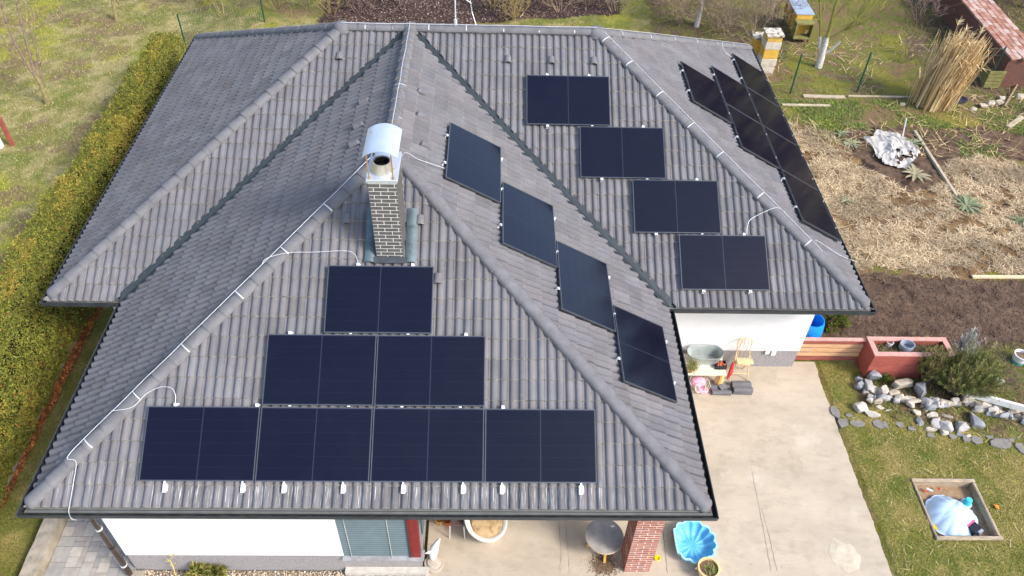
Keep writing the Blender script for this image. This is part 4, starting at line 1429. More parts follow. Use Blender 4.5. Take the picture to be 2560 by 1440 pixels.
# whitewashed orchard tree
B2 = G(2047, 168)
t = thing('orchard_tree', 'bare orchard tree with whitewashed forked trunk behind the fence', 'tree', B2)
b = MB()
limb(b, B2, [(2044, 172), (2052, 148), (2060, 118), (2068, 92)], .13, .09, 9)
limb(b, B2, [(2054, 140), (2049, 115), (2051, 90)], .07, .06, 8)
limb(b, B2, [(2058, 135), (2078, 125), (2092, 112), (2102, 103)], .055, .035, 7)
b.build('trunk', m_lime, t, smooth=True)
b = MB()
for pts, r0, r1 in (([(2068, 93), (2078, 60), (2086, 25), (2100, -20), (2112, -70)], .075, .04), ([(2051, 92), (2052, 50), (2050, 10), (2046, -40)], .05, .03), ([(2070, 100), (2105, 78), (2140, 50), (2170, 15), (2200, -40)], .05, .02),
                   ([(2105, 78), (2150, 62), (2200, 30), (2260, -20)], .03, .014), ([(2052, 70), (2042, 40), (2030, 5), (2024, -30)], .03, .015), ([(2080, 50), (2100, 25), (2125, -10)], .03, .014), ([(2050, 50), (2060, 20), (2062, -30)], .03, .015), ([(2140, 50), (2155, 20), (2180, -30)], .022, .01),
                   ([(2104, 102), (2120, 75), (2145, 62), (2160, 50)], .022, .01)):
    P = limb(b, B2, pts, r0, r1)
    for q in P[1:]:
        for k in range(3): grow(b, q, (random.gauss(0, .7), random.gauss(0, .7), .9), random.uniform(.5, 1.1), .011, 1, .45, 2, .2, .005)
b.build('crown', m_mossy, t)
B3 = G(1742, 66)
t = thing('orchard_tree', 'spotted pale birch like trunk among bare brush behind the ridge', 'tree', B3)
b = MB(); P = limb(b, B3, [(1740, 70), (1747, 40), (1752, 15), (1755, -10)], .11, .08, 8); limb(b, B3, [(1752, 15), (1770, -5), (1780, -40)], .05, .03); b.build('trunk', m_lime, t, smooth=True)
b = MB()
for k in range(8): grow(b, P[-1] - np.array([0, 0, .12 * k]), (random.gauss(0, 1), random.gauss(0, 1), .8), 1.1, .022, 3, .5, 3, .1, .006)
b.build('crown', m_twig, t)
# brush behind the ridge
gA = 'bare shrubs behind the main ridge'
for (px, py, h, st_, sp, m, lb) in (
    (1690, 60, 1.9, 11, 1.0, m_twig, 'tangled bare shrub beside the spotted birch like trunk'),
    (1800, 80, 1.9, 12, 1.1, m_twig, 'tangled bare shrub between birch like trunk and stacked hive'),
    (1880, 95, 1.9, 12, 1.1, m_twig, 'bare shrub spreading thin twigs over the stacked beehive'),
    (1940, 60, 1.6, 9, 1.0, m_twig3, 'bare shrub against the long yellow beehive'),
    (1640, 10, 1.7, 8, .9, m_twig3, 'low bare shrub at the edge of the green grass behind the ridge'),
    (1290, 45, 1.6, 12, 1.2, m_twig2, 'yellowish bare shrub arching over leaf litter behind the ridge'),
    (1400, 30, 1.5, 9, 1.1, m_twig, 'bare shrub beside the leaf litter behind the ridge'),
    (1230, 20, 1.5, 8, 1.1, m_twig2, 'lichen covered shrub near the loose cable behind the ridge'),
    (900, 30, 1.4, 9, 1.2, m_twig3, 'low brown shrub at the left end of the leaf litter'),
    (1010, 15, 1.4, 8, 1.2, m_twig3, 'brown tangled shrub in the leaf litter behind the wing ridge'),
    (1340, 5, 1.5, 10, 1.2, m_twig3, 'dense brown shrub among the leaf litter right of the cable'),
    (1470, 15, 1.5, 10, 1.2, m_twig3, 'dense brown shrub between leaf litter and green grass'),
    (1540, 30, 1.5, 8, 1.1, m_twig, 'thin bare shrub on the green grass behind the right ridge end'),
    (830, 35, 1.6, 8, 1.1, m_twig2, 'pale bare shrub behind the left ridge junction'),
    (560, 40, 1.8, 9, 1.2, m_twig2, 'yellow lichen shrub behind the far left hip'),
    (690, 25, 2.0, 9, .9, m_bark, 'thick stemmed bare shrub behind the left ridge'),
    (770, 20, 1.9, 9, 1.0, m_twig, 'bare shrub between thick stemmed shrub and leaf litter'),
    (620, -10, 1.8, 8, 1.0, m_twig2, 'bare shrub behind the yellow lichen shrub'),
    (500, 10, 1.4, 7, 1.2, m_twig, 'thin bare shrub by the green mesh fence end'),
    ):
    g = G(px, py)
    shrub('bare_shrub', lb, g, h, st_, sp, m, 3, gA)
for (px, py, h, st_, sp, lb) in ((2300, 60, 1.9, 10, .9, 'bare shrub left of the dry reed clump'), (2370, 20, 1.9, 12, .9, 'bare shrub behind the reed clump along the brick wall'), (2270, 150, .9, 9, 1.3, 'low bare shrub at the foot of the reed clump'), (2470, -10, 1.9, 9, 1.0, 'bare shrub beyond the brick wall top'), (2560, 20, 1.9, 12, 1.0, 'bare shrub behind the right end of the brick wall'), (2530, -40, 2.2, 10, 1., 'tall bare shrub far behind the brick wall')):
    shrub('bare_shrub', lb, G(px, py), h, st_, sp, m_twig3, 3, 'bare shrubs round the brick wall')
# dry reed clump
B4 = G(2325, 262)
t = thing('reed_clump', 'tall sheaf of dry golden reeds with feathery plumes', 'reeds', B4)
def reeds():
    n = 1500
    base = np.stack([B4[0] + rng.normal(0, .24, n), B4[1] + rng.normal(0, .18, n), np.zeros(n)], 1)
    h = rng.uniform(1.3, 2.45, n)
    lean = np.stack([rng.normal(.11, .07, n), rng.normal(.02, .06, n)], 1) + (base[:, :2] - B4[:2]) * .12
    mid = base.copy(); mid[:, :2] += lean * h[:, None] * .4; mid[:, 2] = h * .5
    top = base.copy(); top[:, :2] += lean * h[:, None]; top[:, 2] = h
    a = rng.uniform(0, 6.28, n); w_ = rng.uniform(.008, .02, n)
    pr = np.stack([np.cos(a), np.sin(a), 0 * a], 1) * w_[:, None]
    V = np.stack([base - pr, base + pr, mid + pr, mid - pr, top - pr * .4, top + pr * .4], 1)
    F = np.array([(0, 1, 2, 3), (3, 2, 5, 4)])
    F = (F[None] + (np.arange(n) * 6)[:, None, None]).reshape(-1, 4)
    cs = np.repeat(pal(n, [C(224, 196, 146), C(206, 176, 126), C(236, 214, 168), C(184, 150, 106)]), 6, axis=0)
    put('stalks', fastmesh('stalks', (V - B4).reshape(-1, 3), F, cs), m_dry, t)
    q = 1400
    i = rng.integers(0, n, q)
    f = rng.uniform(.35, 1, (q, 1))
    P = base[i] + (top[i] - base[i]) * f
    d = rng.standard_normal((q, 3)); d[:, 2] = -np.abs(d[:, 2]) * .5; d /= np.linalg.norm(d, axis=1)[:, None]
    L = rng.uniform(.12, .4, (q, 1))
    s = np.cross(d, [0, 0, 1.]); s /= np.linalg.norm(s, axis=1)[:, None] + 1e-6
    w2 = rng.uniform(.008, .018, (q, 1))
    V = np.stack([P - s * w2, P + s * w2, P + d * L + s * w2 * .2, P + d * L - s * w2 * .2], 1)
    put('leaves', fastmesh('leaves', (V - B4).reshape(-1, 3), np.arange(4 * q).reshape(q, 4), np.repeat(pal(q, [C(222, 192, 140), C(200, 166, 112)]), 4, axis=0)), m_dry, t)
reeds()
for (px, py) in ((2398, 52), (2415, 72), (2430, 85), (2455, 72), (2400, 98), (2435, 110), (2428, 125)):
    top = nearz(B4, px, py)
    b = MB()
    base = np.array([B4[0] + (top[0] - B4[0]) * .2, B4[1] + (top[1] - B4[1]) * .2, .1])
    b.tube([base, (base + top) / 2 + np.array([.0, 0, .05]), top], [.01, .008, .005], 4)
    for k in range(26):
        d = Vector((random.gauss(.3, .4), random.gauss(0, .4), random.uniform(.2, 1))).normalized()
        p0 = Vector(top) - Vector((0, 0, random.uniform(0, .15)))
        b.tube([p0, p0 + d * random.uniform(.1, .22)], [.006, .002], 3, cap=False)
    b.build('plume', mat('plume', tuple(C(232, 208, 164)), var=.1), t)

# rosemary like bush in front of the red planter
def bush(name, label, c, rx, ry, h, nspr, cols, cat='bush', nl=46, lsz=(.03, .055)):
    t = thing(name, label, cat, c)
    b = MB()
    P, Nn, K = [], [], []
    for i in range(nspr):
        a = random.uniform(0, 6.28); q = math.sqrt(random.random())
        ox, oy = math.cos(a) * q, math.sin(a) * q
        p0 = np.array([c[0] + ox * rx * .35, c[1] + oy * ry * .35, .02])
        p1 = np.array([c[0] + ox * rx * .8, c[1] + oy * ry * .8, h * (.55 - .15 * q) * random.uniform(.8, 1.1)])
        p2 = np.array([c[0] + ox * rx * random.uniform(.7, 1.2) + random.gauss(0, .06), c[1] + oy * ry * random.uniform(.7, 1.2) + random.gauss(0, .06), h * (1 - .45 * q * q) * random.uniform(.55, 1.2)])
        if i % 3 == 0: b.tube([p0, p1, p2], [.012, .007, .003], 3, cap=False)
        tt = np.sqrt(rng.uniform(.12, 1, nl))[:, None]
        pts = (1 - tt) ** 2 * p0 + 2 * (1 - tt) * tt * p1 + tt ** 2 * p2
        ax = (p2 - p1) / np.linalg.norm(p2 - p1)
        rr = rng.standard_normal((nl, 3)); rr -= (rr @ ax)[:, None] * ax; rr /= np.linalg.norm(rr, axis=1)[:, None]
        P.append(pts + rr * .016); Nn.append(rr * .6 + ax); K.append(np.repeat(pal(1, cols, None, .2), nl, axis=0) * (1 + .12 * rng.standard_normal((nl, 1))))
    b.build('stems', m_bark2, t)
    P, Nn, K = np.concatenate(P), np.concatenate(Nn), np.concatenate(K)
    # narrow needles pointing along the sprig
    n = len(P)
    d = Nn / np.linalg.norm(Nn, axis=1)[:, None]
    s = np.cross(d, rng.standard_normal((n, 3))); s /= np.linalg.norm(s, axis=1)[:, None]
    L = rng.uniform(lsz[0], lsz[1], (n, 1)); w_ = L * .13
    V = np.stack([P - s * w_, P + s * w_, P + d * L + s * w_ * .4, P + d * L - s * w_ * .4], 1)
    put('foliage', fastmesh('foliage', (V - np.array(wl(t))).reshape(-1, 3), np.arange(4 * n).reshape(n, 4), np.repeat(K.clip(0, 1), 4, axis=0)), m_leaf, t)
    return t
c = G(2398, 985)
bush('evergreen_bush', 'large feathery dark green evergreen bush in front of the red planter', (c[0], c[1], 0), .70, .55, 1.3, 400, [C(126, 136, 70), C(102, 116, 60), C(150, 148, 90), C(138, 132, 80)], nl=58)
c = G(2312, 955)
bush('evergreen_bush', 'smaller olive evergreen bush leaning on the front of the red planter', (c[0], c[1], 0), .36, .30, 1.05, 240, [C(142, 138, 80), C(122, 124, 68), C(156, 144, 94)], nl=60)
c = G(2395, 900)
bush('silver_plant', 'silvery white dried flower clump behind the evergreen bush', (c[0], c[1], 0), .2, .18, .95, 70, [C(206, 206, 200), C(180, 182, 174)], 'plant')
c = G(2425, 990)
bush('silver_plant', 'low grey green creeping plant beside the white board', (c[0], c[1], 0), .28, .12, .25, 70, [C(150, 160, 130), C(172, 178, 152)], 'plant')
c = G(2075, 815)
bush('leafy_clump', 'loose green clump growing beside the blue barrel', (c[0], c[1], 0), .4, .3, .4, 120, [C(104, 124, 50), C(128, 136, 62), C(120, 100, 66)], 'plant', 40, (.04, .08))
c = G(2205, 955)
bush('leafy_clump', 'small dark green plant among the stones below the planter corner', (c[0], c[1], 0), .17, .14, .22, 50, [C(84, 104, 40), C(112, 120, 50)], 'plant', 30, (.03, .05))
c = G(640, 1440)
bush('weed_tuft', 'grassy weed tuft at the foot of the white front wall', (c[0] - 1.0, c[1] + .02, 0), .16, .1, .28, 60, [C(136, 134, 66), C(112, 116, 56), C(170, 156, 96)], 'weed', 24, (.05, .1))
c = G(540, 1440)
bush('weed_tuft', 'second grassy weed tuft in the pebbles beside the white front wall', (c[0], c[1] + .02, 0), .16, .09, .25, 50, [C(136, 134, 66), C(112, 116, 56)], 'weed', 24, (.05, .1))
c = G(438, 1440)
t = thing('dry_weed', 'tall pale yellow dead weed stalk against the grey plinth', 'weed', c)
b = MB()
pts = [nearz(c, 440, 1440), nearz(c, 432, 1415), nearz(c, 425, 1402), nearz(c, 432, 1388)]
b.tube(pts, [.012, .01, .008, .005], 5)
for q in pts[1:]:
    for k in range(4): grow(b, q, (random.gauss(0, 1), random.gauss(0, .4), .6), .09, .006, 0)
b.build('stem', mat('yellow dead stalk', tuple(C(206, 186, 112))), t)
# rosettes of broad grey green leaves in the beds
def rosette(px, py, R, label, cols, nl=16, up=.45):
    g = G(px, py)
    t = thing('rosette_plant', label, 'plant', g)
    for i in range(nl):
        a = 2 * math.pi * i / nl + random.uniform(-.2, .2)
        L = R * random.uniform(.7, 1.1)
        el = random.uniform(.15, up)
        w_ = L * .11
        V, F = [], []
        for k in range(5):
            f = k / 4
            x = L * f
            z = .04 + math.sin(el) * L * (f - .75 * f * f)*1.6
            ww = w_ * math.sin(math.pi * (.12 + .85 * f)) 
            for s_ in (-1, 0, 1):
                V.append((g[0] + math.cos(a) * x - math.sin(a) * ww * s_, g[1] + math.sin(a) * x + math.cos(a) * ww * s_, z + (0 if s_ else -.012)))
        for k in range(4):
            for s_ in (0, 1): F.append((3 * k + s_, 3 * k + s_ + 1, 3 * k + 4 + s_, 3 * k + 3 + s_))
        b = MB(); b.add(V, F)
        b.build('leaf', cols[i % len(cols)], t, smooth=True)
mlf = [mat('grey green broad leaf %d' % i, tuple(C(*c)), var=.15, scale=20) for i, c in enumerate(((128, 134, 102), (148, 142, 112), (108, 118, 84), (156, 142, 114)))]
rosette(2277, 362, .40, 'broad leaved rosette plant beside the crumpled plastic sheet', mlf)
rosette(2287, 440, .48, 'withered rosette plant below the crumpled plastic sheet', [mlf[1], mlf[3]])
rosette(2416, 517, .46, 'grey green rosette plant at the end of the wooden edging', [mlf[0], mlf[2]])
rosette(2100, 340, .34, 'bluish leek like plant at the top of the straw bed', [mlf[0], mlf[2]], 9, .8)
rosette(2128, 362, .32, 'pale rosette plant between leek plant and plastic sheet', [mlf[1], mlf[0]])
rosette(2115, 505, .26, 'small grey rosette half buried in the straw', [mlf[0], mlf[1]], 9)
rosette(2545, 555, .3, 'small green rosette at the right end of the straw bed', [mlf[2]], 9)
# ------------------------------------------------------------------ garden objects
m_post = mat('dark green fence post', (.012, .07, .04), rough=.4, var=.1, spec=.5)
m_meshw = mat('green wire', (.03, .11, .07), rough=.5)
fence = thing('wire_fence', 'thin green wire fence on dark green posts behind the beds', 'fence', G(2142, 230))
tops = []
for (fx_, fy_, tx, ty, lbl) in ((1975, 235, 2005, 130, 1), (2142, 230, 2178, 130, 2), (2465, 215, 2513, 125, 3)):
    f = G(fx_, fy_); tp = nearz(f, tx, ty)
    tp = np.array([f[0] + (tp[0] - f[0]) * .5, f[1], 1.45])
    b = MB(); b.tube([f, tp], .028, 8); b.build('post', m_post, fence); tops.append((f, tp))
for i in range(2):
    for k in range(6):
        z_ = .15 + k * .25
        a, c = tops[i][0], tops[i + 1][0]
        b = MB(); b.tube([(a[0] + z_ * .02, a[1], z_), ((a[0] + c[0]) / 2, (a[1] + c[1]) / 2, z_ - .02), (c[0], c[1], z_)], .004, 3, cap=False); b.build('wire', m_meshw, fence)
f = G(468, 125)
lf_ = thing('mesh_fence', 'short run of green mesh fence behind the hedge end', 'fence', f)
b = MB(); b.tube([f, (f[0], f[1], 1.3)], .028, 8); b.build('post', m_post, lf_)
f2 = (f[0] + 2.2, f[1] + 2.2, 0)
b = MB(); b.tube([f2, (f2[0], f2[1], 1.3)], .028, 8); b.build('post', m_post, lf_)
b = MB()
for k in range(14):
    z_ = .08 + k * .09
    b.tube([(f[0], f[1], z_), (f2[0], f2[1], z_)], .004, 3, cap=False)
for k in range(36):
    q = k / 35
    b.tube([(f[0] + q * 2.2, f[1] + q * 2.2, .05), (f[0] + q * 2.2, f[1] + q * 2.2, 1.27)], .004, 3, cap=False)
tag(b.build('mesh', m_meshw, lf_), kind='stuff')

# beehives
m_ochre = mat('ochre hive paint', tuple(C(204, 166, 84)), rough=.7, var=.15, scale=5)
m_yel = mat('yellow hive paint', tuple(C(204, 164, 72)), rough=.7, var=.1, scale=5)
m_hwhite = mat('chalky white hive paint', tuple(C(196, 186, 168)), rough=.85, var=.2, scale=9)
m_tin = mat('grey blue tin roof', tuple(C(150, 164, 178)), rough=.45, var=.12, scale=3, spec=.5)
m_wood = mat('weathered wood', tuple(C(150, 132, 104)), rough=.9, var=.25, scale=9, stretch=(1, 6, 1))
m_mwood = mat('mossy green wood', tuple(C(126, 122, 74)), rough=.9, var=.25, scale=8)
m_dwood = mat('dark board', tuple(C(92, 70, 58)), rough=.9, var=.25, scale=8)
g = G(2000, 105)
hv = thing('beehive', 'long yellow beehive with a grey tin roof and open front porch', 'beehive', g, 'beehives in the orchard')
x0, y0 = g[0] - .30, g[1] + .25
b = MB(); b.box(x0, x0 + .60, y0, y0 + 1.35, .35, .92); b.build('body', m_ochre, hv)
for q in (.45, .9):
    b = MB(); b.box(x0 - .012, x0 + .612, y0 + q, y0 + q + .05, .36, .91); b.build('batten', m_dwood, hv)
b = MB(); b.box(x0 - .04, x0 + .64, y0 - .02, y0 + .66, .922, .965); b.build('roof_sheet', m_tin, hv, bevel=.008)
b = MB(); b.box(x0 - .04, x0 + .64, y0 + .69, y0 + 1.39, .922, .972); b.build('roof_sheet', m_tin, hv, bevel=.008)
b = MB(); b.box(x0 + .27, x0 + .33, y0 + .6, y0 + .66, .966, 1.03); b.build('vent', m_tin, hv)
b = MB()
b.box(x0 - .03, x0 + .63, y0 - .34, y0 - .01, .70, .75); b.box(x0 - .03, x0 + .03, y0 - .34, y0 - .01, .2, .70); b.box(x0 + .57, x0 + .63, y0 - .34, y0 - .01, .2, .70); b.box(x0 - .03, x0 + .63, y0 - .36, y0 - .01, .16, .21)
b.build('porch', m_mwood, hv)
b = MB(); b.box(x0 + .03, x0 + .45, y0 - .03, y0 - .002, .21, .68); b.build('porch_panel', m_yel, hv)
b = MB(); b.box(x0 + .02, x0 + .58, y0 - .012, y0 - .004, .76, .91); b.build('front_board', m_yel, hv)
for (dx, dy) in ((.03, -.25), (.55, -.25), (.03, 1.25), (.55, 1.25)):
    b = MB(); b.box(x0 + dx, x0 + dx + .05, y0 + dy, y0 + dy + .05, -.03, .36); b.build('leg', m_dwood, hv)
def stack(px, py, w_, bands, label):
    g = G(px, py)
    hv = thing('beehive', label, 'beehive', g, 'beehives in the orchard')
    z_ = .0
    for k, (h_, m) in enumerate(bands):
        e = .012 if k % 2 else 0
        b = MB(); b.box(g[0] - w_ / 2 + e, g[0] + w_ / 2 - e, g[1] + e, g[1] + w_ - e, z_, z_ + h_ - .006); b.build('hive_box', m, hv, bevel=.008)
        z_ += h_
    b = MB(); b.box(g[0] - w_ / 2 - .03, g[0] + w_ / 2 + .03, g[1] - .03, g[1] + w_ + .03, z_, z_ + .05); b.build('lid', mat('mottled lid', tuple(C(206, 198, 180)), col2=tuple(C(120, 104, 84)), scale=8, lo=.45, hi=.6), hv)
stack(1912, 192, .52, ((.14, m_wood), (.26, m_hwhite), (.26, m_hwhite), (.34, m_yel), (.26, m_hwhite), (.20, m_ochre)), 'tall stacked beehive with white and yellow bands')
stack(1885, 168, .42, ((.14, m_wood), (.3, m_hwhite), (.3, m_yel), (.3, m_yel)), 'yellow beehive half hidden behind the roof corner')

# old brick garden wall with a brick coping
TZ = 1.12
a, b_, c_ = G(2526, 142, TZ), G(2405, 0, TZ), G(2482, 0, TZ)
dv = Vector((b_ - a)[:2]).normalized(); nv = Vector((dv.y, -dv.x))
wd = abs((Vector((c_ - a)[:2])).dot(nv))
wd = min(max(wd, .6), 1.3)
LW = 10.5
m_oldbrick = mat('old brick face', tuple(C(128, 82, 68)), rough=.95, col2=tuple(C(92, 74, 68)), scale=7, stretch=(1, 1, 3), bump=.8, bscale=12)
bw = thing('brick_wall', 'old red brick garden wall with a broad worn brick coping', 'wall', (a[0], a[1], 0))
ang = math.atan2(dv.y, dv.x)
RW = Matrix.Translation((a[0], a[1], 0)) @ Matrix.Rotation(ang, 4, 'Z')       # local x along the wall, -y across to the far side
k = MB(); k.box(.0, LW, -wd + .03, -.03, 0, TZ - .07); o = k.build('wall_body', m_oldbrick); o.parent = bw; place(o, RW)
m_cop = [mat('worn coping brick %d' % i, tuple(C(*c)), rough=.95, var=.22, scale=6, bump=.5, bscale=30) for i, c in enumerate(((178, 146, 132), (168, 128, 112), (186, 160, 148), (156, 110, 92)))]
rows = max(3, round(wd / .21)); cw_ = wd / rows
cm = []
for q in range(len(m_cop)):
    k = MB(); k.box(0, .282, 0, cw_ - .014, 0, .068); o = k.build('coping_brick', m_cop[q], bevel=.008); cm.append(o.data); bpy.data.objects.remove(o)
for r_ in range(rows):
    x = -.02 - (.15 if r_ % 2 else 0)
    while x < LW * .72:
        o = put('coping_brick', random.choice(cm), None, bw)
        place(o, RW @ Matrix.Translation((max(x, -.1), -wd + r_ * cw_ + .007, TZ - .07 + random.uniform(-.008, .008))) @ Matrix.Rotation(random.uniform(-.025, .025), 4, 'Z'))
        x += .297
# crates, boards and barrel at the wall foot
m_barrel = mat('blue grey plastic', tuple(C(128, 150, 162)), rough=.45, var=.12, spec=.4)
g = G(2562, 215)
b = MB(); b.lathe((g[0], g[1] + .3, 0), [(.27, 0), (.31, .1), (.32, .5), (.31, .9), (.33, .95), (.28, .95), (.27, .9)], 20)
tag(b.build('rain_barrel', m_barrel, origin=g, smooth=True), 'blue grey rain barrel beside the end of the brick wall', 'barrel')
g = G(2470, 222)
cr = thing('wooden_crate', 'mossy slatted wooden crate standing by the brick wall end', 'crate', g)
for q in range(5):
    b = MB(); b.box(g[0] - .2, g[0] + .35, g[1], g[1] + .02, .03 + q * .13, .14 + q * .13); b.build('slat', m_mwood, cr)
    b = MB(); b.box(g[0] - .2, g[0] - .18, g[1] + .025, g[1] + .5, .03 + q * .13, .14 + q * .13); b.build('slat', m_mwood, cr)
b = MB(); b.box(g[0] - .17, g[0] + .34, g[1] + .03, g[1] + .5, .02, .45); b.build('contents', m_dwood, cr)
for (px, py, qx, qy, wd_, lb) in ((2415, 165, 2450, 215, .22, 'dark board leaning behind the reed clump'), (2440, 150, 2470, 195, .16, 'mossy board leaning against the old wall')):
    b = MB(); A_ = G(px, py, .35); B_ = G(qx, qy, .03); b.bar(A_, B_, wd_, .03)
    tag(b.build('leaning_board', m_dwood if wd_ > .2 else m_mwood, origin=B_), lb, 'board')
b = MB(); g = G(2385, 250); b.lathe((g[0], g[1], 0), [(.42, .0), (.45, .06), (.40, .07), (.3, .02)], 14, 1, .6)
tag(b.build('pond_tub', mat('black foil', (.03, .032, .045), rough=.35, var=.2), origin=g), 'flat black plastic pond tub beside the reed clump', 'tub')
def plank(px, py, qx, qy, wd_, th, m, label, z_=.03, cat='plank'):
    A_, B_ = G(px, py, z_), G(qx, qy, z_)
    b = MB(); b.bar(A_, B_, wd_, th)
    tag(b.build('plank', m, origin=A_, bevel=.006), label, cat)
m_pale = mat('pale sawn wood', tuple(C(206, 186, 152)), rough=.9, var=.18, scale=7, stretch=(2, 2, 2))
m_gwood = mat('grey weathered timber', tuple(C(176, 162, 138)), rough=.95, var=.2, scale=8)
plank(2430, 692, 2600, 693, .09, .06, m_pale, 'pale plank lying along the edge of the dug soil', .05)
plank(2286, 328, 2393, 493, .09, .08, m_gwood, 'long grey timber edging between the two straw beds', .05)
plank(2008, 240, 2112, 243, .16, .05, m_gwood, 'weathered grey board lying along the fence foot')
plank(1955, 262, 2075, 264, .10, .05, m_gwood, 'narrow bleached board in front of the fence foot')
plank(2120, 240, 2300, 243, .06, .05, m_gwood, 'thin bleached timber between fence post and reeds')
plank(2520, 318, 2556, 292, .16, .05, m_gwood, 'short grey slab near the garden edge beyond the beds')
plank(2512, 265, 2556, 190, .05, .05, m_wood, 'thin pole leaning beside the rain barrel', .1, 'pole')
# crumpled plastic sheet
def sheet():
    c = G(2232, 380)
    n = 46
    V, F = [], []
    u = np.linspace(-1, 1, n)
    X, Y = np.meshgrid(u, u)
    R = np.array([[.75, .45], [-.45, .9]])
    x = X * .72 + .10 * np.sin(3.1 * Y + 1); y = Y * 1.0 + .14 * np.sin(2.6 * X)
    h = .02 + .22 * np.abs(fbm(X + 3, Y * .8 + 1, 2.1, 5, 77) - .5) * 2 * (1 - .45 * np.maximum(abs(X), abs(Y))) + .10 * np.abs(fbm(X * 2.2, Y * .6, 5, 3, 3) - .5) * 2
    x = x + .12 * (fbm(X, Y, 2.2, 3, 5) - .5) * 2; y = y + .25 * (fbm(X, Y, 2.2, 3, 8) - .5) * 2
    P = np.stack([c[0] + x * .95 + y * -.12, c[1] + y * .85, h + .03], 2).reshape(-1, 3)
    idx = np.arange(n * n).reshape(n, n)
    keep = (fbm(X, Y, 1.5, 3, 55) + .0 > .30)
    F = []
    for i in range(n - 1):
        for j in range(n - 1):
            if keep[i, j] and X[i, j] ** 2 + Y[i, j] ** 2 < 1.25 + .5 * (fbm(X[i:i+1, j], Y[i:i+1, j], 3, 2, 4)[0] - .5): F.append((idx[i, j], idx[i, j + 1], idx[i + 1, j + 1], idx[i + 1, j]))
    o = put('plastic_sheet', fastmesh('plastic_sheet', P - c, np.array(F), None, False), mat('milky plastic film', tuple(C(190, 184, 176)), rough=.6, var=.12, scale=7, spec=.2, trans=.0, col2=tuple(C(180, 172, 162))))
    o.location = Vector(c)
    tag(o, 'crumpled milky plastic sheet lying on the dark bed', 'plastic sheet')
sheet()
b = MB(); f = G(2254, 352); b.tube([f, nearz(f, 2266, 296)], .02, 6)
tag(b.build('stake', m_alu, origin=f), 'thin pale metal stake stuck beside the plastic sheet', 'stake')

# ------------------------------------------------------------------ stones
m_stone = [mat('quarry stone %d' % i, tuple(C(*c)), rough=.9, var=.16, scale=7, bump=.6, bscale=25, col2=tuple(C(*d))) for i, (c, d) in enumerate((((178, 174, 168), (148, 146, 144)), ((190, 180, 162), (160, 146, 126)), ((156, 158, 160), (130, 130, 132)), ((200, 192, 178), (170, 160, 148))))]
m_flag = mat('grey flagstone', tuple(C(126, 121, 114)), rough=.95, var=.15, scale=8, bump=.5, bscale=30)
def stone_mesh(sx, sy, sz, flat=False, rough=.22):
    bm = bmesh.new()
    for k in range(15):
        p = Vector((random.uniform(-1, 1), random.uniform(-1, 1), random.uniform(-1, 1)))
        m_ = max(abs(p.x), abs(p.y), abs(p.z))
        p = p / (m_ * .55 + p.length * .45) * random.uniform(.85, 1)
        bm.verts.new((p.x * sx * .52, p.y * sy * .52, p.z * sz * .52))
    r_ = bmesh.ops.convex_hull(bm, input=bm.verts[:])
    bmesh.ops.delete(bm, geom=[g_ for g_ in r_['geom_interior'] if isinstance(g_, bmesh.types.BMVert)], context='VERTS')
    bmesh.ops.bevel(bm, geom=bm.edges[:], offset=min(sx, sy, sz) * .05, segments=1, affect='EDGES', clamp_overlap=True)
    me = bpy.data.meshes.new('stone')
    bm.to_mesh(me); bm.free()
    return me
ZS = 5.12
def zpx(x, y): return 2060 + x / ZS, 920 + y / ZS
def mkstone(x, y, w_, h_, parent, name, zb=0.0, hfac=.55, m=None):
    px, py = zpx(x, y)
    mpp = 1 / ZS / 128
    sx = max(.05, w_ * mpp * 1.38); dep = max(.06, h_ * mpp * 1.3)
    sz = max(.05, min(sx, dep) * hfac)
    c = G(px, py, zb + sz * .4)
    me = stone_mesh(sx, dep, sz * 1.3)
    o = put(name, me, m or random.choice(m_stone), parent)
    place(o, Matrix.Translation((c[0], c[1], zb + sz * .35)) @ Matrix.Rotation(random.uniform(-.25, .25), 4, 'Z'))
    return o
WALL = [(445, 145, 90, 70), (455, 225, 110, 120), (525, 300, 70, 120), (640, 110, 150, 150), (575, 210, 90, 190), (660, 270, 120, 100), (760, 290, 120, 120), (890, 320, 150, 90), (800, 375, 150, 60), (930, 410, 80, 80), (600, 360, 80, 60), (590, 415, 80, 60), (690, 420, 110, 80), (1030, 400, 110, 70), (1170, 415, 160, 70), (1110, 462, 240, 45), (1320, 430, 130, 90), (1430, 425, 90, 90), (1330, 500, 150, 40), (1550, 445, 130, 90), (1690, 430, 130, 90), (1570, 498, 130, 40), (1700, 490, 120, 40), (1790, 400, 80, 90), (1870, 410, 90, 100), (2050, 450, 200, 120), (2170, 460, 100, 70), (1900, 490, 160, 40), (2100, 520, 120, 60), (2230, 520, 90, 60), (2300, 490, 90, 60), (1980, 545, 200, 70), (2170, 600, 180, 80), (2440, 560, 180, 110), (2340, 595, 130, 80), (2340, 640, 140, 60), (2480, 650, 160, 70), (2560, 690, 80, 60), (2620, 620, 150, 90), (2640, 700, 150, 80), (1010, 200, 260, 100), (1260, 280, 160, 170), (900, 50, 95, 80)]
g = G(2300, 1000)
rw = thing('stone_wall', 'low curved dry stone wall of pale quarry stones edging the rockery', 'stone wall', (g[0], g[1], 0))
for q in WALL:
    up = .10 if q[3] > 45 and q[1] < 470 and q[0] > 560 else .0
    mkstone(*q, rw, 'stone', up, .8)
for i in range(46):
    f = random.random()
    x = 600 + f * 2000
    y = np.interp(x, [600, 900, 1300, 1750, 2100, 2600], [330, 400, 460, 450, 540, 660]) + random.gauss(0, 22)
    mkstone(x, y, random.uniform(70, 140), random.uniform(50, 90), rw, 'stone', random.choice((0, .06, .12)), .8)
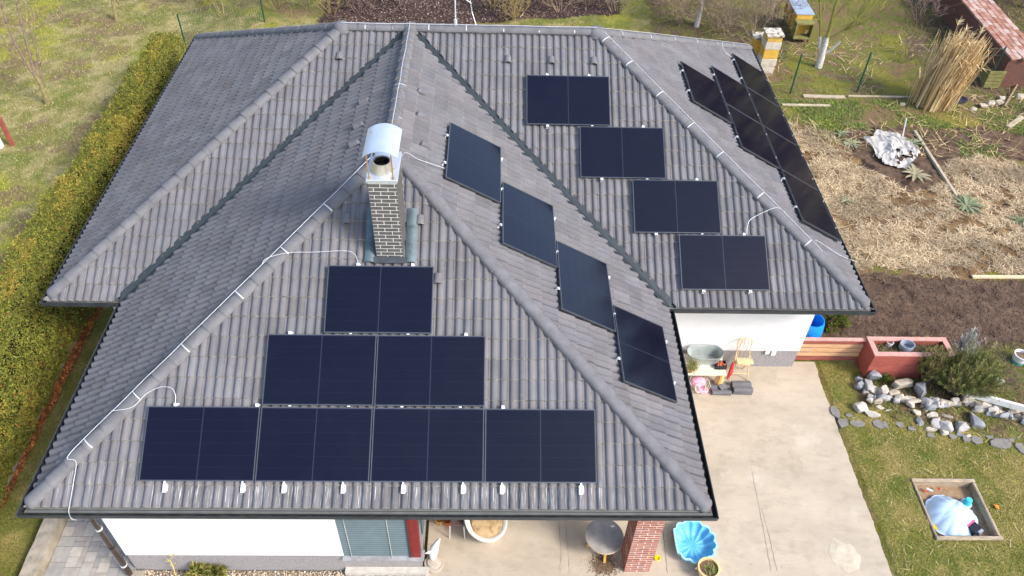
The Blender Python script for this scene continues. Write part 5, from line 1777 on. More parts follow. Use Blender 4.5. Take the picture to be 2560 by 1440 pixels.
LOOSE = [(470, 505, 150, 130), (610, 590, 180, 75), (710, 510, 110, 70), (830, 545, 90, 50), (1170, 565, 110, 110), (1300, 530, 80, 90), (1380, 610, 140, 95), (1230, 690, 100, 130), (1430, 695, 120, 150), (1560, 600, 180, 100), (1565, 750, 150, 130), (1370, 780, 150, 60), (1530, 815, 100, 80), (1760, 745, 150, 130), (1940, 660, 160, 230), (990, 505, 60, 45), (1780, 850, 130, 55), (1850, 870, 70, 40)]
for i, q in enumerate(LOOSE):
    o = mkstone(*q, None, 'rock', 0, .7, m_stone[3] if i % 3 == 0 else None)
    big = q[2] * q[3] > 9500
    cn = {0: 'pale grey', 1: 'cream', 2: 'blue grey', 3: 'chalky'}[m_stone.index(o.data.materials[0])]
    lb = '%s %s angular rock lying loose in the grass below the dry stone wall' % ('large' if big else 'small', cn)
    if i == 0: lb = 'chalky blocky rock nearest the grey flagstones by the patio edge'
    if i == 14: lb = 'tall slab of rock leaning against the dry stone wall'
    tag(o, lb, 'rock', 'loose rocks below the stone wall')
FLAG = [(150, 580, 150, 150), (240, 710, 180, 120), (420, 715, 200, 95), (680, 725, 150, 120), (320, 615, 110, 50), (1360, 870, 110, 60), (1820, 915, 140, 60), (1960, 930, 150, 95), (2010, 820, 90, 120), (2250, 970, 310, 160), (2300, 880, 200, 90), (2130, 725, 190, 110), (2330, 770, 190, 110), (2510, 1030, 130, 140), (2500, 790, 110, 150), (970, 730, 120, 80), (1640, 880, 120, 60), (2100, 860, 150, 110), (2380, 900, 120, 110), (2180, 800, 140, 80), (780, 735, 90, 90), (1120, 780, 110, 60), (2440, 880, 110, 90)]
b = MB()
c = G(2300, 1080)
b.add([(c[0] - .05, c[1] - .05, -.03), (c[0] + .05, c[1] - .05, -.03), (c[0], c[1] + .05, -.03)], [(0, 1, 2)])
fl = tag(b.build('stepping_path', m_flag), kind='structure')
for (x, y, w_, h_) in FLAG:
    px, py = zpx(x, y)
    mpp = 1 / ZS / 128
    g = G(px, py)
    n = 9
    V = []
    a0 = random.uniform(0, 6)
    for k in range(n):
        a = 2 * math.pi * k / n
        r = random.uniform(.66, 1.12) * (1 / max(abs(math.cos(a)), abs(math.sin(a)))) ** .45
        V.append((g[0] + math.cos(a) * w_ * mpp * .5 * r, g[1] + math.sin(a) * h_ * mpp * .5 / .72 * r))
    zt = .03
    k = MB(); k.add([(x_, y_, zt) for x_, y_ in V] + [(x_ * 1.0, y_, -.05) for x_, y_ in V], [tuple(range(n))] + [(i, n + i, n + (i + 1) % n, (i + 1) % n) for i in range(n)])
    k.build('flagstone', m_flag, fl)
for (px, py, s_) in ((2455, 268, .35), (2475, 262, .4), (2495, 258, .35), (2432, 275, .25), (2505, 250, .3), (2255, 262, .2), (2375, 258, .25), (2550, 245, .35)):
    g = G(px, py)
    o = put('rock', stone_mesh(s_, s_ * .8, s_ * .6), m_stone[1]); o.location = Vector((g[0], g[1], s_ * .12))
    tag(o, 'rounded pale stone on the grass near the black pond tub', 'rock', 'stones near the reed clump')
m_whitep = mat('flaking white board', tuple(C(222, 220, 214)), rough=.7, var=.1, scale=9, col2=tuple(C(176, 168, 156)), lo=.5, hi=.75)
for (p0, p1, lb) in (((1820, 315), (2620, 535), 'long white painted board lying on top of the stone wall'), ((1985, 105), (2290, 190), 'short white board half buried in dead stalks behind the bush')):
    A_, B_ = G(*zpx(*p0), .30), G(*zpx(*p1), .30)
    b = MB(); b.bar(A_, B_, .06, .16 if p0[0] < 1900 else .14)
    tag(b.build('white_board', m_whitep, origin=(A_[0], A_[1], .2)), lb, 'board')
# dead twigs by the white board
shrub('dead_stalks', 'dead reddish stalks heaped beside the white bucket', G(2480, 960), .7, 12, 1.4, m_twig3, 2, None, 3, 'shrub', .01, .004)
shrub('dead_stalks', 'thin dead stalks behind the evergreen bush', G(2455, 900), .6, 8, 1.4, m_twig, 2, None, 3, 'shrub', .01, .004)

# ------------------------------------------------------------------ red planter and slatted fence
m_redp = mat('weathered red paint', tuple(C(160, 84, 72)), rough=.85, var=.18, scale=4, bump=.3, bscale=30, stretch=(1, 1, 4))
m_redtop = mat('faded red rim', tuple(C(196, 148, 136)), rough=.85, var=.15, scale=9)
PZ = .79
A_, B_ = G(2165, 843, PZ), G(2191, 889, PZ)
xl, yb, yf = (A_[0] + B_[0]) / 2, A_[1], B_[1]
xr = xl + 1.75
pl = thing('planter', 'weathered red wooden planter box with faded pink rim', 'planter', (xl, yf, 0))
th = .09
for nm, bx in (('front_board', (xl, xr, yf, yf + th)), ('back_board', (xl, xr, yb - th, yb)), ('side_board', (xl - .002, xl + th, yf + th + .002, yb - th - .002)), ('side_board', (xr - th, xr, yf + th + .002, yb - th - .002))):
    b = MB(); b.box(*bx, -.05, PZ - .012); b.build(nm, m_redp, pl)
for bx in ((xl - .01, xr + .01, yf - .01, yf + th + .01), (xl - .01, xr + .01, yb - th - .01, yb + .01), (xl - .01, xl + th + .01, yf + th + .011, yb - th - .011), (xr - th - .01, xr + .01, yf + th + .011, yb - th - .011)):
    b = MB(); b.box(*bx, PZ - .011, PZ + .014); b.build('rim', m_redtop, pl)
b = MB(); b.box(xl + th, xr - th, yf + th, yb - th, .3, PZ - .14); b.build('soil', mat('planter soil', tuple(C(92, 76, 60)), var=.3, scale=14, bump=.8, bscale=30), pl)
g = G(2265, 868, PZ - .05)
b = MB(); b.lathe((g[0], g[1], PZ - .14), [(.11, 0), (.13, .1), (.135, .2), (.12, .2), (.10, .06)], 14, 1.2, 1)
tag(b.build('grey_bucket', mat('grey blue bucket', tuple(C(150, 156, 166)), var=.2, scale=8), origin=g), 'grey blue bucket standing in the red planter', 'bucket')
g = G(2225, 857, PZ - .05)
b = MB(); b.lathe((g[0], g[1], PZ - .14), [(.06, 0), (.08, .12), (.07, .12), (.05, .05)], 12)
tag(b.build('small_pot', m_whitep, origin=g), 'small white pot at the back corner of the red planter', 'pot')
p = scatter((xl + th, xr - th, yf + th, yb - th), 500)
o = blades('planter_weeds', p, (.05, .14), (.008, .016), (.2, 1.3), pal(len(p), [C(120, 112, 70), C(146, 124, 90), C(100, 104, 56)]), m_blade, hz=np.full(len(p), PZ - .14))
tag(o, 'withered weeds in the red planter', 'weeds', kind='stuff')
m_rail = mat('red brown fence rail', tuple(C(150, 84, 70)), rough=.75, var=.15, scale=5)
m_slatw = mat('warm new fence slat', tuple(C(212, 164, 122)), rough=.75, var=.15, scale=4, stretch=(1, 8, 8))
fx0, fx1, fyy = 8.62, xl - .01, 5.37
sf = thing('slat_fence', 'low horizontal slat fence between white wall and red planter', 'fence', (9.2, fyy, 0))
for k, (z_, h_, m) in enumerate(((.05, .09, m_rail), (.185, .095, m_slatw), (.325, .095, m_slatw), (.465, .095, m_slatw), (.605, .10, m_rail))):
    b = MB(); b.box(fx0, fx1, fyy - .012 - (.012 if m is m_rail else 0), fyy + .012, z_, z_ + h_)
    b.build('rail' if m is m_rail else 'slat', m, sf)
b = MB(); b.box(fx0, fx1, fyy - .04, fyy + .05, .712, .74); b.build('top_rail', m_redtop, sf)
m_bluep = mat('bright blue plastic', (.01, .25, .72), rough=.35, var=.08, spec=.5)
b = MB(); b.lathe((8.98, 5.80, 0), [(.24, 0), (.28, .06), (.295, .4), (.295, .62), (.27, .86), (.25, .92), (.235, .92), (.25, .8), (.27, .5), (.0001, .45)], 26)
tag(b.build('blue_barrel', m_bluep, origin=(8.98, 5.80, 0), smooth=True), 'bright blue plastic barrel behind the white wall corner', 'barrel')
g = G(2540, 908)
bk = thing('paint_bucket', 'white and green plastic bucket full of soil', 'bucket', g)
b = MB(); b.lathe((g[0], g[1], 0), [(.125, 0), (.14, .14)], 22); b.build('lower_band', mat('green bucket print', tuple(C(60, 150, 116)), var=.25, scale=9, col2=tuple(C(120, 170, 190))), bk)
b = MB(); b.lathe((g[0], g[1], .14), [(.1405, 0), (.155, .15), (.168, .15), (.168, .17), (.145, .17), (.14, .10), (.0001, .09)], 22); b.build('rim', mat('white bucket', (.72, .71, .68), var=.08), bk, smooth=True)
b = MB(); b.lathe((g[0], g[1], .24), [(.139, 0), (.0001, .02)], 16); b.build('soil', mat('bucket soil', tuple(C(110, 92, 70)), var=.3, scale=20), bk)

# ------------------------------------------------------------------ sandbox and shells
SX0, SX1, SY0, SY1 = 10.21, 11.50, .97, 2.29
sb_ = thing('sandbox', 'square sunken sandbox with grey timber frame in the lawn', 'sandbox', (10.85, 1.6, 0))
m_timber = mat('cracked grey timber', tuple(C(168, 150, 126)), rough=.95, var=.28, scale=5, bump=.8, bscale=25, stretch=(1, 5, 3))
m_timber2 = mat('cracked grey timber lengthwise', tuple(C(162, 146, 122)), rough=.95, var=.28, scale=5, bump=.8, bscale=25, stretch=(5, 1, 3))
tb = .075
for nm, bx, m in (('board', (SX0, SX1, SY1 - tb, SY1), m_timber), ('board', (SX0, SX1, SY0, SY0 + tb), m_timber), ('board', (SX0 + .01, SX0 + tb * .75, SY0 + tb + .002, SY1 - tb - .002), m_timber2), ('board', (SX1 - tb, SX1 - .01, SY0 + tb + .002, SY1 - tb - .002), m_timber2)):
    b = MB(); b.box(*bx, -.24, .045 + random.uniform(-.01, .01)); b.build(nm, m, sb_, bevel=.012)
n = 24
X, Y = np.meshgrid(np.linspace(SX0 + .03, SX1 - .03, n), np.linspace(SY0 + .03, SY1 - .03, n))
Zs = -.15 + .05 * (fbm(X, Y, 4, 4, 12) - .5)
idx = np.arange(n * n).reshape(n, n)
o = put('sand', fastmesh('sand', np.stack([X.ravel() - 10.85, Y.ravel() - 1.6, Zs.ravel()], 1), np.stack([idx[:-1, :-1].ravel(), idx[:-1, 1:].ravel(), idx[1:, 1:].ravel(), idx[1:, :-1].ravel()], 1), None, True), mat('damp sand', tuple(C(150, 124, 96)), rough=.95, var=.2, scale=18, bump=.6, bscale=60), sb_)
def shell(name, label, cx, cy, z0_, R, hinge, convex, m, m2, H):
    # scallop: ribs fan out from the hinge point
    nr, na = 16, 132
    hd = np.array([math.cos(hinge), math.sin(hinge)])
    cut = .80 * R
    hp = hd * (R * 1.0)
    V = []
    def zf(x, y, rho):
        psi = math.atan2(*( (np.array([x, y]) - hp) @ np.array([[-hd[1], -hd[0]], [hd[0], -hd[1]]]) ))
        rib = abs(math.cos(psi * 5.2 + .3)) ** .7
        if convex:
            z = H * (1 - rho ** 2.4) * 1.0 + .035 * (rib - .5) * min(1, rho * 1.5) * (1.05 - rho) * 1.6
        else:
            e = max(0, (rho - .52) / .48)
            z = H * (e ** 1.6) + .024 * (rib - .5) * min(1, rho * 1.3) * (1 - e * .3)
        ab = math.atan2(y, x)
        z += (.010 if convex else .045) * (abs(math.cos((ab - hinge) * 6.5)) - .6) * rho ** 1.5 * (1 - rho ** 8)*(1 if convex else -1)
        return z
    for i in range(nr + 1):
        rho = i / nr
        for k in range(na):
            a = 2 * math.pi * k / na
            d = np.array([math.cos(a), math.sin(a)])
            psi_b = (a - hinge - math.pi + math.pi) % (2 * math.pi) - math.pi
            lob = 1 - (.05 if convex else .11) * (1 - abs(math.cos((a - hinge) * 6.5))) * rho ** 2
            p = d * R * rho * lob
            e = p @ hd
            if e > cut: p = p - hd * (e - cut)
            V.append((cx + p[0], cy + p[1], z0_ + zf(p[0], p[1], rho)))
    F = [(i * na + k, i * na + (k + 1) % na, (i + 1) * na + (k + 1) % na, (i + 1) * na + k) for i in range(nr) for k in range(na)]
    t = thing(name, label, 'shell basin' if not convex else 'plastic shell', (cx, cy, 0))
    b = MB(); b.add(V, F); b.build('shell', m, t, smooth=True)
    rim = V[-na:]
    b = MB()
    V2 = list(rim)
    c3 = np.array([cx, cy])
    for v in rim:
        q = np.array(v[:2]) - c3; q = q / np.linalg.norm(q)
        V2.append((v[0] + q[0] * .035, v[1] + q[1] * .035, v[2] + (-.012 if convex else .004)))
    for v in rim:
        q = np.array(v[:2]) - c3; q = q / np.linalg.norm(q)
        V2.append((v[0] + q[0] * .032, v[1] + q[1] * .032, v[2] - (.03 if convex else .04)))
    if not convex:
        for v in rim:
            q = np.array(v[:2]) - c3; q = q / np.linalg.norm(q)
            V2.append((v[0] - q[0] * .05, v[1] - q[1] * .05, .0))
    nl = len(V2) // na
    b.add(V2, [(i * na + k, i * na + (k + 1) % na, (i + 1) * na + (k + 1) % na, (i + 1) * na + k) for i in range(nl - 1) for k in range(na)])
    b.build('rim', m2, t, smooth=True)
    return t
m_shl = mat('pale blue lid plastic', tuple(C(186, 208, 226)), rough=.4, var=.06, scale=3, spec=.4)
m_shb = mat('sky blue basin plastic', tuple(C(112, 190, 226)), rough=.4, var=.16, scale=4, spec=.4, col2=tuple(C(84, 168, 214)))
m_shr = mat('pale blue rim plastic', tuple(C(156, 214, 240)), rough=.4, var=.06, spec=.4)
g = G(2382, 1282, .0)
shell('toy_shell', 'pale blue domed scallop shell cover lying in the sandbox', g[0], g[1] - .04, -.09, .47, math.radians(52), True, m_shl, m_shl, .22)
g = G(1728, 1352)
shell('shell_basin', 'sky blue scallop shell paddling basin on the patio beside the pillar', g[0] - .0, g[1] - .10, .02, .40, math.pi, False, m_shb, m_shr, .17)
# toys in and around the sandbox
def toy(name, label, fn, m, cat='toy', org=None, **k):
    b = MB(); fn(b)
    tag(b.build(name, m, origin=org, **k), label, cat)
g = G(2423, 1250, .02)
tb_ = thing('toy_bucket', 'turquoise upturned toy bucket in the sandbox corner', 'toy bucket', (g[0], g[1], -.12))
b = MB(); b.lathe((g[0], g[1], -.12), [(.085, 0), (.075, .02), (.062, .15), (.056, .16), (.0001, .163)], 20); b.build('body', mat('turquoise plastic', tuple(C(70, 190, 206)), rough=.4, var=.06), tb_, smooth=True)
b = MB(); b.lathe((g[0], g[1], -.123), [(.105, 0), (.105, .02), (.08, .024)], 20); b.build('rim', m_shl, tb_)
g = G(2435, 1322)
tt = thing('toy_truck', 'black and pink toy truck bed leaning in the sandbox', 'toy', (g[0], g[1], -.13))
R3 = Matrix.Rotation(math.radians(32), 3, 'Z')
b = MB(); b.obox((g[0], g[1], -.02), (.22, .16, .16), R3); b.build('body', mat('black toy plastic', (.02, .02, .028), rough=.35), tt, bevel=.01)
b = MB(); b.obox((g[0] - .045, g[1] + .085, .062), (.22, .03, .02), R3); b.build('edge', mat('pink toy plastic', tuple(C(226, 90, 130)), rough=.4), tt)
b = MB(); b.obox((g[0] + .09, g[1] - .06, -.02), (.12, .06, .10), R3); b.build('cab', mat('grey toy plastic', tuple(C(150, 160, 168)), rough=.4), tt)
g = G(2340, 1312)
toy('toy_scoop', 'yellow toy scoop beside the shell lid', lambda b: (b.lathe((g[0], g[1], -.11), [(.02, 0), (.05, .02), (.055, .035), (.045, .03)], 14, 1.3, .7, rot=Matrix.Rotation(-.7, 3, 'Z')), b.bar((g[0] - .07, g[1] + .09, -.09), (g[0] - .02, g[1] + .03, -.09), .02, .012)), mat('yellow toy plastic', tuple(C(246, 196, 30)), rough=.4), org=(g[0], g[1], -.12))
g2 = G(2325, 1224)
toy('toy_pipe', 'white toy tube lying near the sandbox back board', lambda b: b.tube([G(2316, 1221, -.05), G(2332, 1228, -.05)], .022, 8), m_whitep, org=g2)
toy('toy_rake', 'red toy rake at the back of the sandbox', lambda b: (b.tube([G(2309, 1226, -.09), G(2322, 1230, -.09)], .01, 6), b.tube([G(2346, 1219, -.07), G(2349, 1225, -.07)], .018, 6)), mat('red toy plastic', tuple(C(220, 60, 44)), rough=.4), org=G(2312, 1228))
g3 = G(2488, 1270)
toy('toy_mould', 'small orange sand mould on the lawn beside the sandbox', lambda b: (b.lathe((g3[0], g3[1], .03), [(.03, 0), (.04, .03), (.03, .045)], 10), b.bar((g3[0] - .03, g3[1] + .05, .05), (g3[0] + .03, g3[1] - .05, .05), .03, .02)), mat('orange toy plastic', tuple(C(230, 140, 50)), rough=.4), org=g3)

# ------------------------------------------------------------------ things on the patio
m_tabtop = mat('grey stained table top', tuple(C(168, 162, 154)), rough=.8, var=.12, scale=5, col2=tuple(C(140, 136, 130)))
m_ply = mat('plywood edge', tuple(C(214, 186, 144)), rough=.8)
m_oak = mat('yellow oak leg', tuple(C(214, 164, 84)), rough=.6, var=.12, scale=8)
tc_ = (3.87, .78)
tbl = thing('round_table', 'small round grey topped table with yellow wooden legs', 'table', (*tc_, 0))
b = MB(); b.lathe((*tc_, .484), [(.338, 0), (.345, .006), (.345, .016), (.335, .018)], 40); b.build('table_top', [m_tabtop], tbl)
b = MB(); b.lathe((*tc_, .464), [(.335, 0), (.347, .003), (.347, .02), (.346, .0205)], 40); b.build('edge_band', m_ply, tbl)
for (x, y) in ((3.6, .83), (3.90, .52), (4.09, 1.0)):
    b = MB(); b.bar((x, y, 0), (tc_[0] + (x - tc_[0]) * .55, tc_[1] + (y - tc_[1]) * .55, .465), .045, .035, (0, 1, 0)); b.build('leg', m_oak, tbl)
b = MB(); g = G(1531, 1315, .505); b.lathe((g[0], g[1], .5025), [(.03, 0), (.02, .012), (.0001, .014)], 8, 1.3, .8)
tag(b.build('paper_scrap', m_whitep, origin=g), 'small white crumpled scrap on the round table', 'scrap')
g = G(1510, 1412)
def spill(n, c, sx, sy):
    P = np.stack([c[0] + rng.normal(0, sx, n), c[1] + rng.normal(0, sy, n), np.full(n, .003)], 1)
    base = np.array([(1, 0, 0), (-.5, .87, 0), (-.5, -.87, 0), (0, 0, .8)], float)
    tri = np.array([(0, 1, 3), (1, 2, 3), (2, 0, 3)])
    V = base[None] * (.004 + .014 * rng.random((n, 1, 1)) ** 2) * (.6 + .8 * rng.random((n, 4, 1))) + P[:, None]
    F = (tri[None] + (np.arange(n) * 4)[:, None, None]).reshape(-1, 3)
    cs = np.repeat(pal(n, [C(120, 98, 76), C(98, 80, 62), C(146, 122, 98)]), 4, axis=0)
    return put('soil_spill', fastmesh('soil_spill', V.reshape(-1, 3), F, cs), m_dry)
tag(spill(2600, g, .11, .09), 'spilled dry soil on the concrete below the round table', 'soil', kind='stuff')
# white rounded armchair with stained cushion
m_chair = mat('white plastic shell', tuple(C(226, 220, 206)), rough=.5, var=.06, scale=5)
m_cush = mat('stained beige cushion', tuple(C(206, 176, 130)), rough=.95, var=.22, scale=9, col2=tuple(C(150, 118, 84)), lo=.45, hi=.7)
cx, cy = 1.72, 1.12
ch = thing('armchair', 'white rounded garden armchair with a stained beige cushion', 'chair', (cx, cy, 0))
b = MB()
n = 30
prof = [(.20, .0), (.27, .12), (.36, .34), (.395, .43), (.40, .46), (.375, .475), (.33, .46), (.30, .40)]
V = []
for r_, z_ in prof:
    for k in range(n):
        a = 2 * math.pi * k / n
        x, y = r_ * math.cos(a), r_ * 1.12 * math.sin(a)
        zz = z_ + (max(0, math.sin(a) * .8 - math.cos(a) * .6) ** 1.5) * .5 * max(0, (z_ - .12) / .35)
        V.append((cx + x + .10 * math.sin(-a) * .5, cy + y, zz))
b.add(V, [(i * n + k, i * n + (k + 1) % n, (i + 1) * n + (k + 1) % n, (i + 1) * n + k) for i in range(len(prof) - 1) for k in range(n)])
b.build('seat_shell', m_chair, ch, smooth=True)
b = MB(); b.lathe((cx + .04, cy - .03, .39), [(.0001, -.02), (.27, -.02), (.31, .02), (.29, .06), (.2, .075), (.0001, .08)], 26, 1, 1.12); b.build('cushion', m_cush, ch, smooth=True)
st = thing('garden_stool', 'grey metal stool frame with a dark seat beside the white armchair', 'stool', (1.2, 1.15, 0))
for (x, y) in ((1.06, .98), (1.34, .98), (1.06, 1.3), (1.34, 1.3)):
    b = MB(); b.tube([(x, y, 0), (x * .9 + .122, y * .9 + .114, .42)], .012, 6); b.build('leg', m_alu, st)
b = MB(); b.box(1.08, 1.32, 1.0, 1.28, .42, .45); b.build('seat', mat('dark speckled seat', tuple(C(96, 76, 70)), var=.4, scale=30), st)
for (x, y, m, lb) in ((1.02, 1.28, mat('orange clay', tuple(C(196, 110, 66)), var=.15), 'orange clay flower pot beside the metal stool'), (.86, 1.30, mat('patterned basket', tuple(C(196, 150, 84)), var=.5, scale=24, lo=.48, hi=.52), 'patterned yellow basket beside the orange pot')):
    b = MB(); b.lathe((x, y, 0), [(.06, 0), (.085, .14), (.095, .14), (.095, .16), (.08, .16), (.07, .1), (.0001, .1)], 16)
    tag(b.build('flower_pot', m, origin=(x, y, 0)), lb, 'pot')
# ornament on stacked stones by the corner window
g = (.80, .47)
og = thing('garden_ornament', 'white bird shaped garden ornament on a round grey stone base', 'ornament', (*g, 0))
b = MB(); b.lathe((*g, 0), [(.17, 0), (.18, .03), (.17, .06), (.12, .065), (.11, .10), (.06, .11), (.0001, .11)], 24); b.build('base', mat('ringed grey stone', tuple(C(176, 164, 148)), var=.2, scale=14), og, smooth=True)
b = MB()
b.tube([(g[0] - .02, g[1] + .06, .12), (g[0] - .01, g[1] + .10, .24), (g[0] + .02, g[1] + .15, .36), (g[0] + .07, g[1] + .19, .48), (g[0] + .12, g[1] + .21, .56)], [.05, .085, .075, .04, .012], 12)
b.tube([(g[0] - .0, g[1] + .1, .30), (g[0] - .08, g[1] + .08, .32), (g[0] - .15, g[1] + .06, .30)], [.05, .03, .008], 8)
b.build('figure', mat('glazed white ceramic', (.78, .78, .78), rough=.3, var=.03), og, smooth=True)
g = G(1643, 1398)
b = MB(); b.lathe((g[0], g[1], 0), [(.03, 0), (.05, .05), (.058, .055), (.05, .058), (.035, .015), (.012, .014), (.008, .03), (.0001, .032)], 18)
tag(b.build('yellow_cup', mat('yellow plastic', tuple(C(246, 214, 20)), rough=.4, var=.06), origin=g, smooth=True), 'small bright yellow plastic mould between pillar and shell basin', 'cup')
g = G(1765, 1436)
pt = thing('plant_pot', 'round beige plant pot with handles and dry soil at the patio front', 'pot', g)
b = MB(); b.lathe((g[0], g[1], 0), [(.13, 0), (.17, .12), (.185, .24), (.20, .25), (.20, .275), (.17, .275), (.165, .22)], 28); b.build('body', mat('beige glazed pot', tuple(C(222, 190, 136)), rough=.6, var=.08, scale=5), pt, smooth=True)
for s_ in (-1, 1):
    b = MB(); b.tube([(g[0] + s_ * .185, g[1] - .03, .24), (g[0] + s_ * .235, g[1], .23), (g[0] + s_ * .185, g[1] + .03, .24)], .014, 6); b.build('handle', mat('beige handle', tuple(C(214, 180, 124))), pt)
b = MB(); b.lathe((g[0], g[1], .22), [(.168, 0), (.08, .015), (.0001, .02)], 20); b.build('soil', mat('dry potting soil', tuple(C(112, 90, 70)), var=.35, scale=30), pt)
p = np.stack([g[0] + .03 + rng.normal(0, .05, 90), g[1] - .04 + rng.normal(0, .05, 90)], 1)
o = blades('pot_plant', p - g[:2], (.05, .12), (.008, .016), (.2, 1.2), pal(90, [C(120, 140, 60), C(140, 150, 90), C(150, 130, 90)]), m_blade, hz=np.full(90, .235)); o.parent = pt
b = MB(); g = G(2112, 1388)
ring = [(.5 + .5 * random.random()) for k in range(22)]
V = [(g[0], g[1], .014)] + [(g[0] + math.cos(2 * math.pi * k / 22) * .17 * (ring[k] + ring[k - 1]) * f, g[1] + math.sin(2 * math.pi * k / 22) * .21 * (ring[k] + ring[k - 1]) * f, z_) for f, z_ in ((.55, .012 + .006 * random.random()), (1, .003)) for k in range(22)]
b.add(V, [(0, 1 + k, 1 + (k + 1) % 22) for k in range(22)] + [(1 + k, 23 + k, 23 + (k + 1) % 22, 1 + (k + 1) % 22) for k in range(22)])
tag(b.build('plaster_spill', mat('dried plaster', tuple(C(198, 186, 164)), var=.1, scale=6, col2=tuple(C(180, 166, 144))), origin=g), 'dried pale plaster spill on the patio near the lawn', 'spill', kind='stuff')

# corner below the main wall: tub, table, high chair, tiles, toys
m_zinc = mat('dull zinc', tuple(C(172, 178, 174)), rough=.5, var=.14, scale=5, metal=.35, spec=.4)
tz = .50
x0, x1, y0_, y1_ = 5.75, 6.86, 4.52, 5.12
tbw = thing('garden_bench', 'white weathered low garden table carrying the zinc tub', 'table', (6.3, 4.8, 0))
m_wtab = mat('weathered white wood', tuple(C(222, 210, 190)), rough=.8, var=.1, scale=6)
for k in range(4):
    b = MB(); yy = y0_ + k * (y1_ - y0_) / 4; b.box(x0, x1, yy + .004, yy + (y1_ - y0_) / 4 - .004, tz - .03, tz); b.build('board', m_wtab, tbw)
for (x, y) in ((x0 + .05, y0_ + .06), (x1 - .1, y0_ + .06), (x0 + .05, y1_ - .1), (x1 - .1, y1_ - .1)):
    b = MB(); b.box(x, x + .05, y, y + .05, 0, tz - .031); b.build('leg', m_oak, tbw)
tx, ty = 6.42, 4.93
b = MB()
def oval(r, z_, n=40):
    out = []
    for k in range(n):
        a = 2 * math.pi * k / n
        sx = .19 if math.cos(a) > 0 else -.19
        out.append((tx + sx + r * math.cos(a) * 1.0, ty + r * math.sin(a), z_))
    return out
rings = [oval(.14, tz + .002), oval(.17, tz + .10), oval(.195, tz + .26), oval(.205, tz + .27), oval(.20, tz + .285), oval(.185, tz + .26), oval(.16, tz + .1), oval(.13, tz + .02)]
V = [v for r_ in rings for v in r_]
b.add(V, [(i * 40 + k, i * 40 + (k + 1) % 40, (i + 1) * 40 + (k + 1) % 40, (i + 1) * 40 + k) for i in range(7) for k in range(40)] + [tuple(range(39, -1, -1)), tuple(7 * 40 + k for k in range(40))])
tag(b.build('zinc_tub', m_zinc, origin=(tx, ty, tz), smooth=True), 'oval zinc tub on the white table below the white wall', 'tub')
c = (6.08, 4.62)
pp = thing('dry_plant', 'dry olive potted plant on the white table in front of the tub', 'plant', (*c, tz))
b = MB(); b.lathe((*c, tz), [(.06, 0), (.085, .09), (.075, .09), (.0001, .07)], 14); b.build('pot', mat('wicker pot', tuple(C(170, 134, 96)), var=.2, scale=20), pp)
Pn = 1500
Pp = np.array([c[0] + .02, c[1], tz + .18]) + rng.standard_normal((Pn, 3)) * np.array([.06, .05, .07])
leafcloud('foliage', Pp, rng.standard_normal((Pn, 3)), (.02, .045), pal(Pn, [C(150, 146, 92), C(126, 128, 74), C(170, 160, 110)]), m_leaf, pp)
c = (6.76, 4.76)
cr = thing('onion_crate', 'dark plastic crate of reddish onions on the white table end', 'crate', (*c, tz))
b = MB()
for bx in ((-.12, .12, -.09, -.075), (-.12, .12, .075, .09), (-.12, -.105, -.075, .075), (.105, .12, -.075, .075)): b.box(c[0] + bx[0], c[0] + bx[1], c[1] + bx[2], c[1] + bx[3], tz + .001, tz + .10)
b.box(c[0] - .12, c[0] + .12, c[1] - .09, c[1] + .09, tz + .001, tz + .015); b.build('crate_box', mat('black crate plastic', (.03, .03, .035), var=.2), cr)
m_on = mat('onion skin', tuple(C(176, 92, 60)), rough=.5, var=.25, scale=30)
for k in range(22):
    b = MB(); q = (c[0] + random.uniform(-.08, .08), c[1] + random.uniform(-.05, .05), tz + .06 + random.uniform(0, .06)); b.lathe(q, [(.0001, -.025), (.022, -.012), (.026, 0), (.02, .014), (.0001, .026)], 8); b.build('onion', m_on, cr, smooth=True)
# wooden high chair
m_hc = mat('honey wood bars', tuple(C(216, 188, 142)), rough=.6, var=.1, scale=9)
hc = thing('high_chair', 'folding honey coloured wooden high chair by the white wall', 'high chair', (7.28, 4.95, 0))
def hb(a_, b_2, nm='bar', r=.012):
    b = MB(); b.tube([a_, b_2], r, 6); b.build(nm, m_hc, hc)
for (x, s_) in ((7.08, 1), (7.48, -1)):
    hb((x, 4.78, 0), (x + s_ * .06, 5.03, .72), 'leg'); hb((x + s_ * .02, 5.12, 0), (x + s_ * .05, 4.88, .52), 'leg')
    hb((x + s_ * .06, 5.03, .72), (x + s_ * .05, 5.08, .98), 'back_post')
hb((7.10, 4.84, .17), (7.46, 4.84, .17), 'stretcher'); hb((7.11, 4.92, .40), (7.45, 4.92, .40), 'stretcher', .014)
hb((7.12, 4.80, .62), (7.14, 5.05, .66), 'arm'); hb((7.44, 4.80, .62), (7.42, 5.05, .66), 'arm')
b = MB(); b.box(7.12, 7.44, 4.80, 5.02, .48, .505); b.build('seat', m_hc, hc, bevel=.008)
b = MB(); b.box(7.10, 7.46, 4.72, 4.86, .63, .65); b.build('tray', m_hc, hc, bevel=.008)
b = MB(); b.tube([(7.12, 5.06, .9), (7.15, 5.10, 1.0), (7.28, 5.12, 1.03), (7.41, 5.10, 1.0), (7.44, 5.06, .9)], .014, 6); b.build('back_rail', m_hc, hc)
for k in range(3): hb((7.20 + k * .08, 5.04, .52), (7.20 + k * .08, 5.11, 1.02), 'spindle', .008)
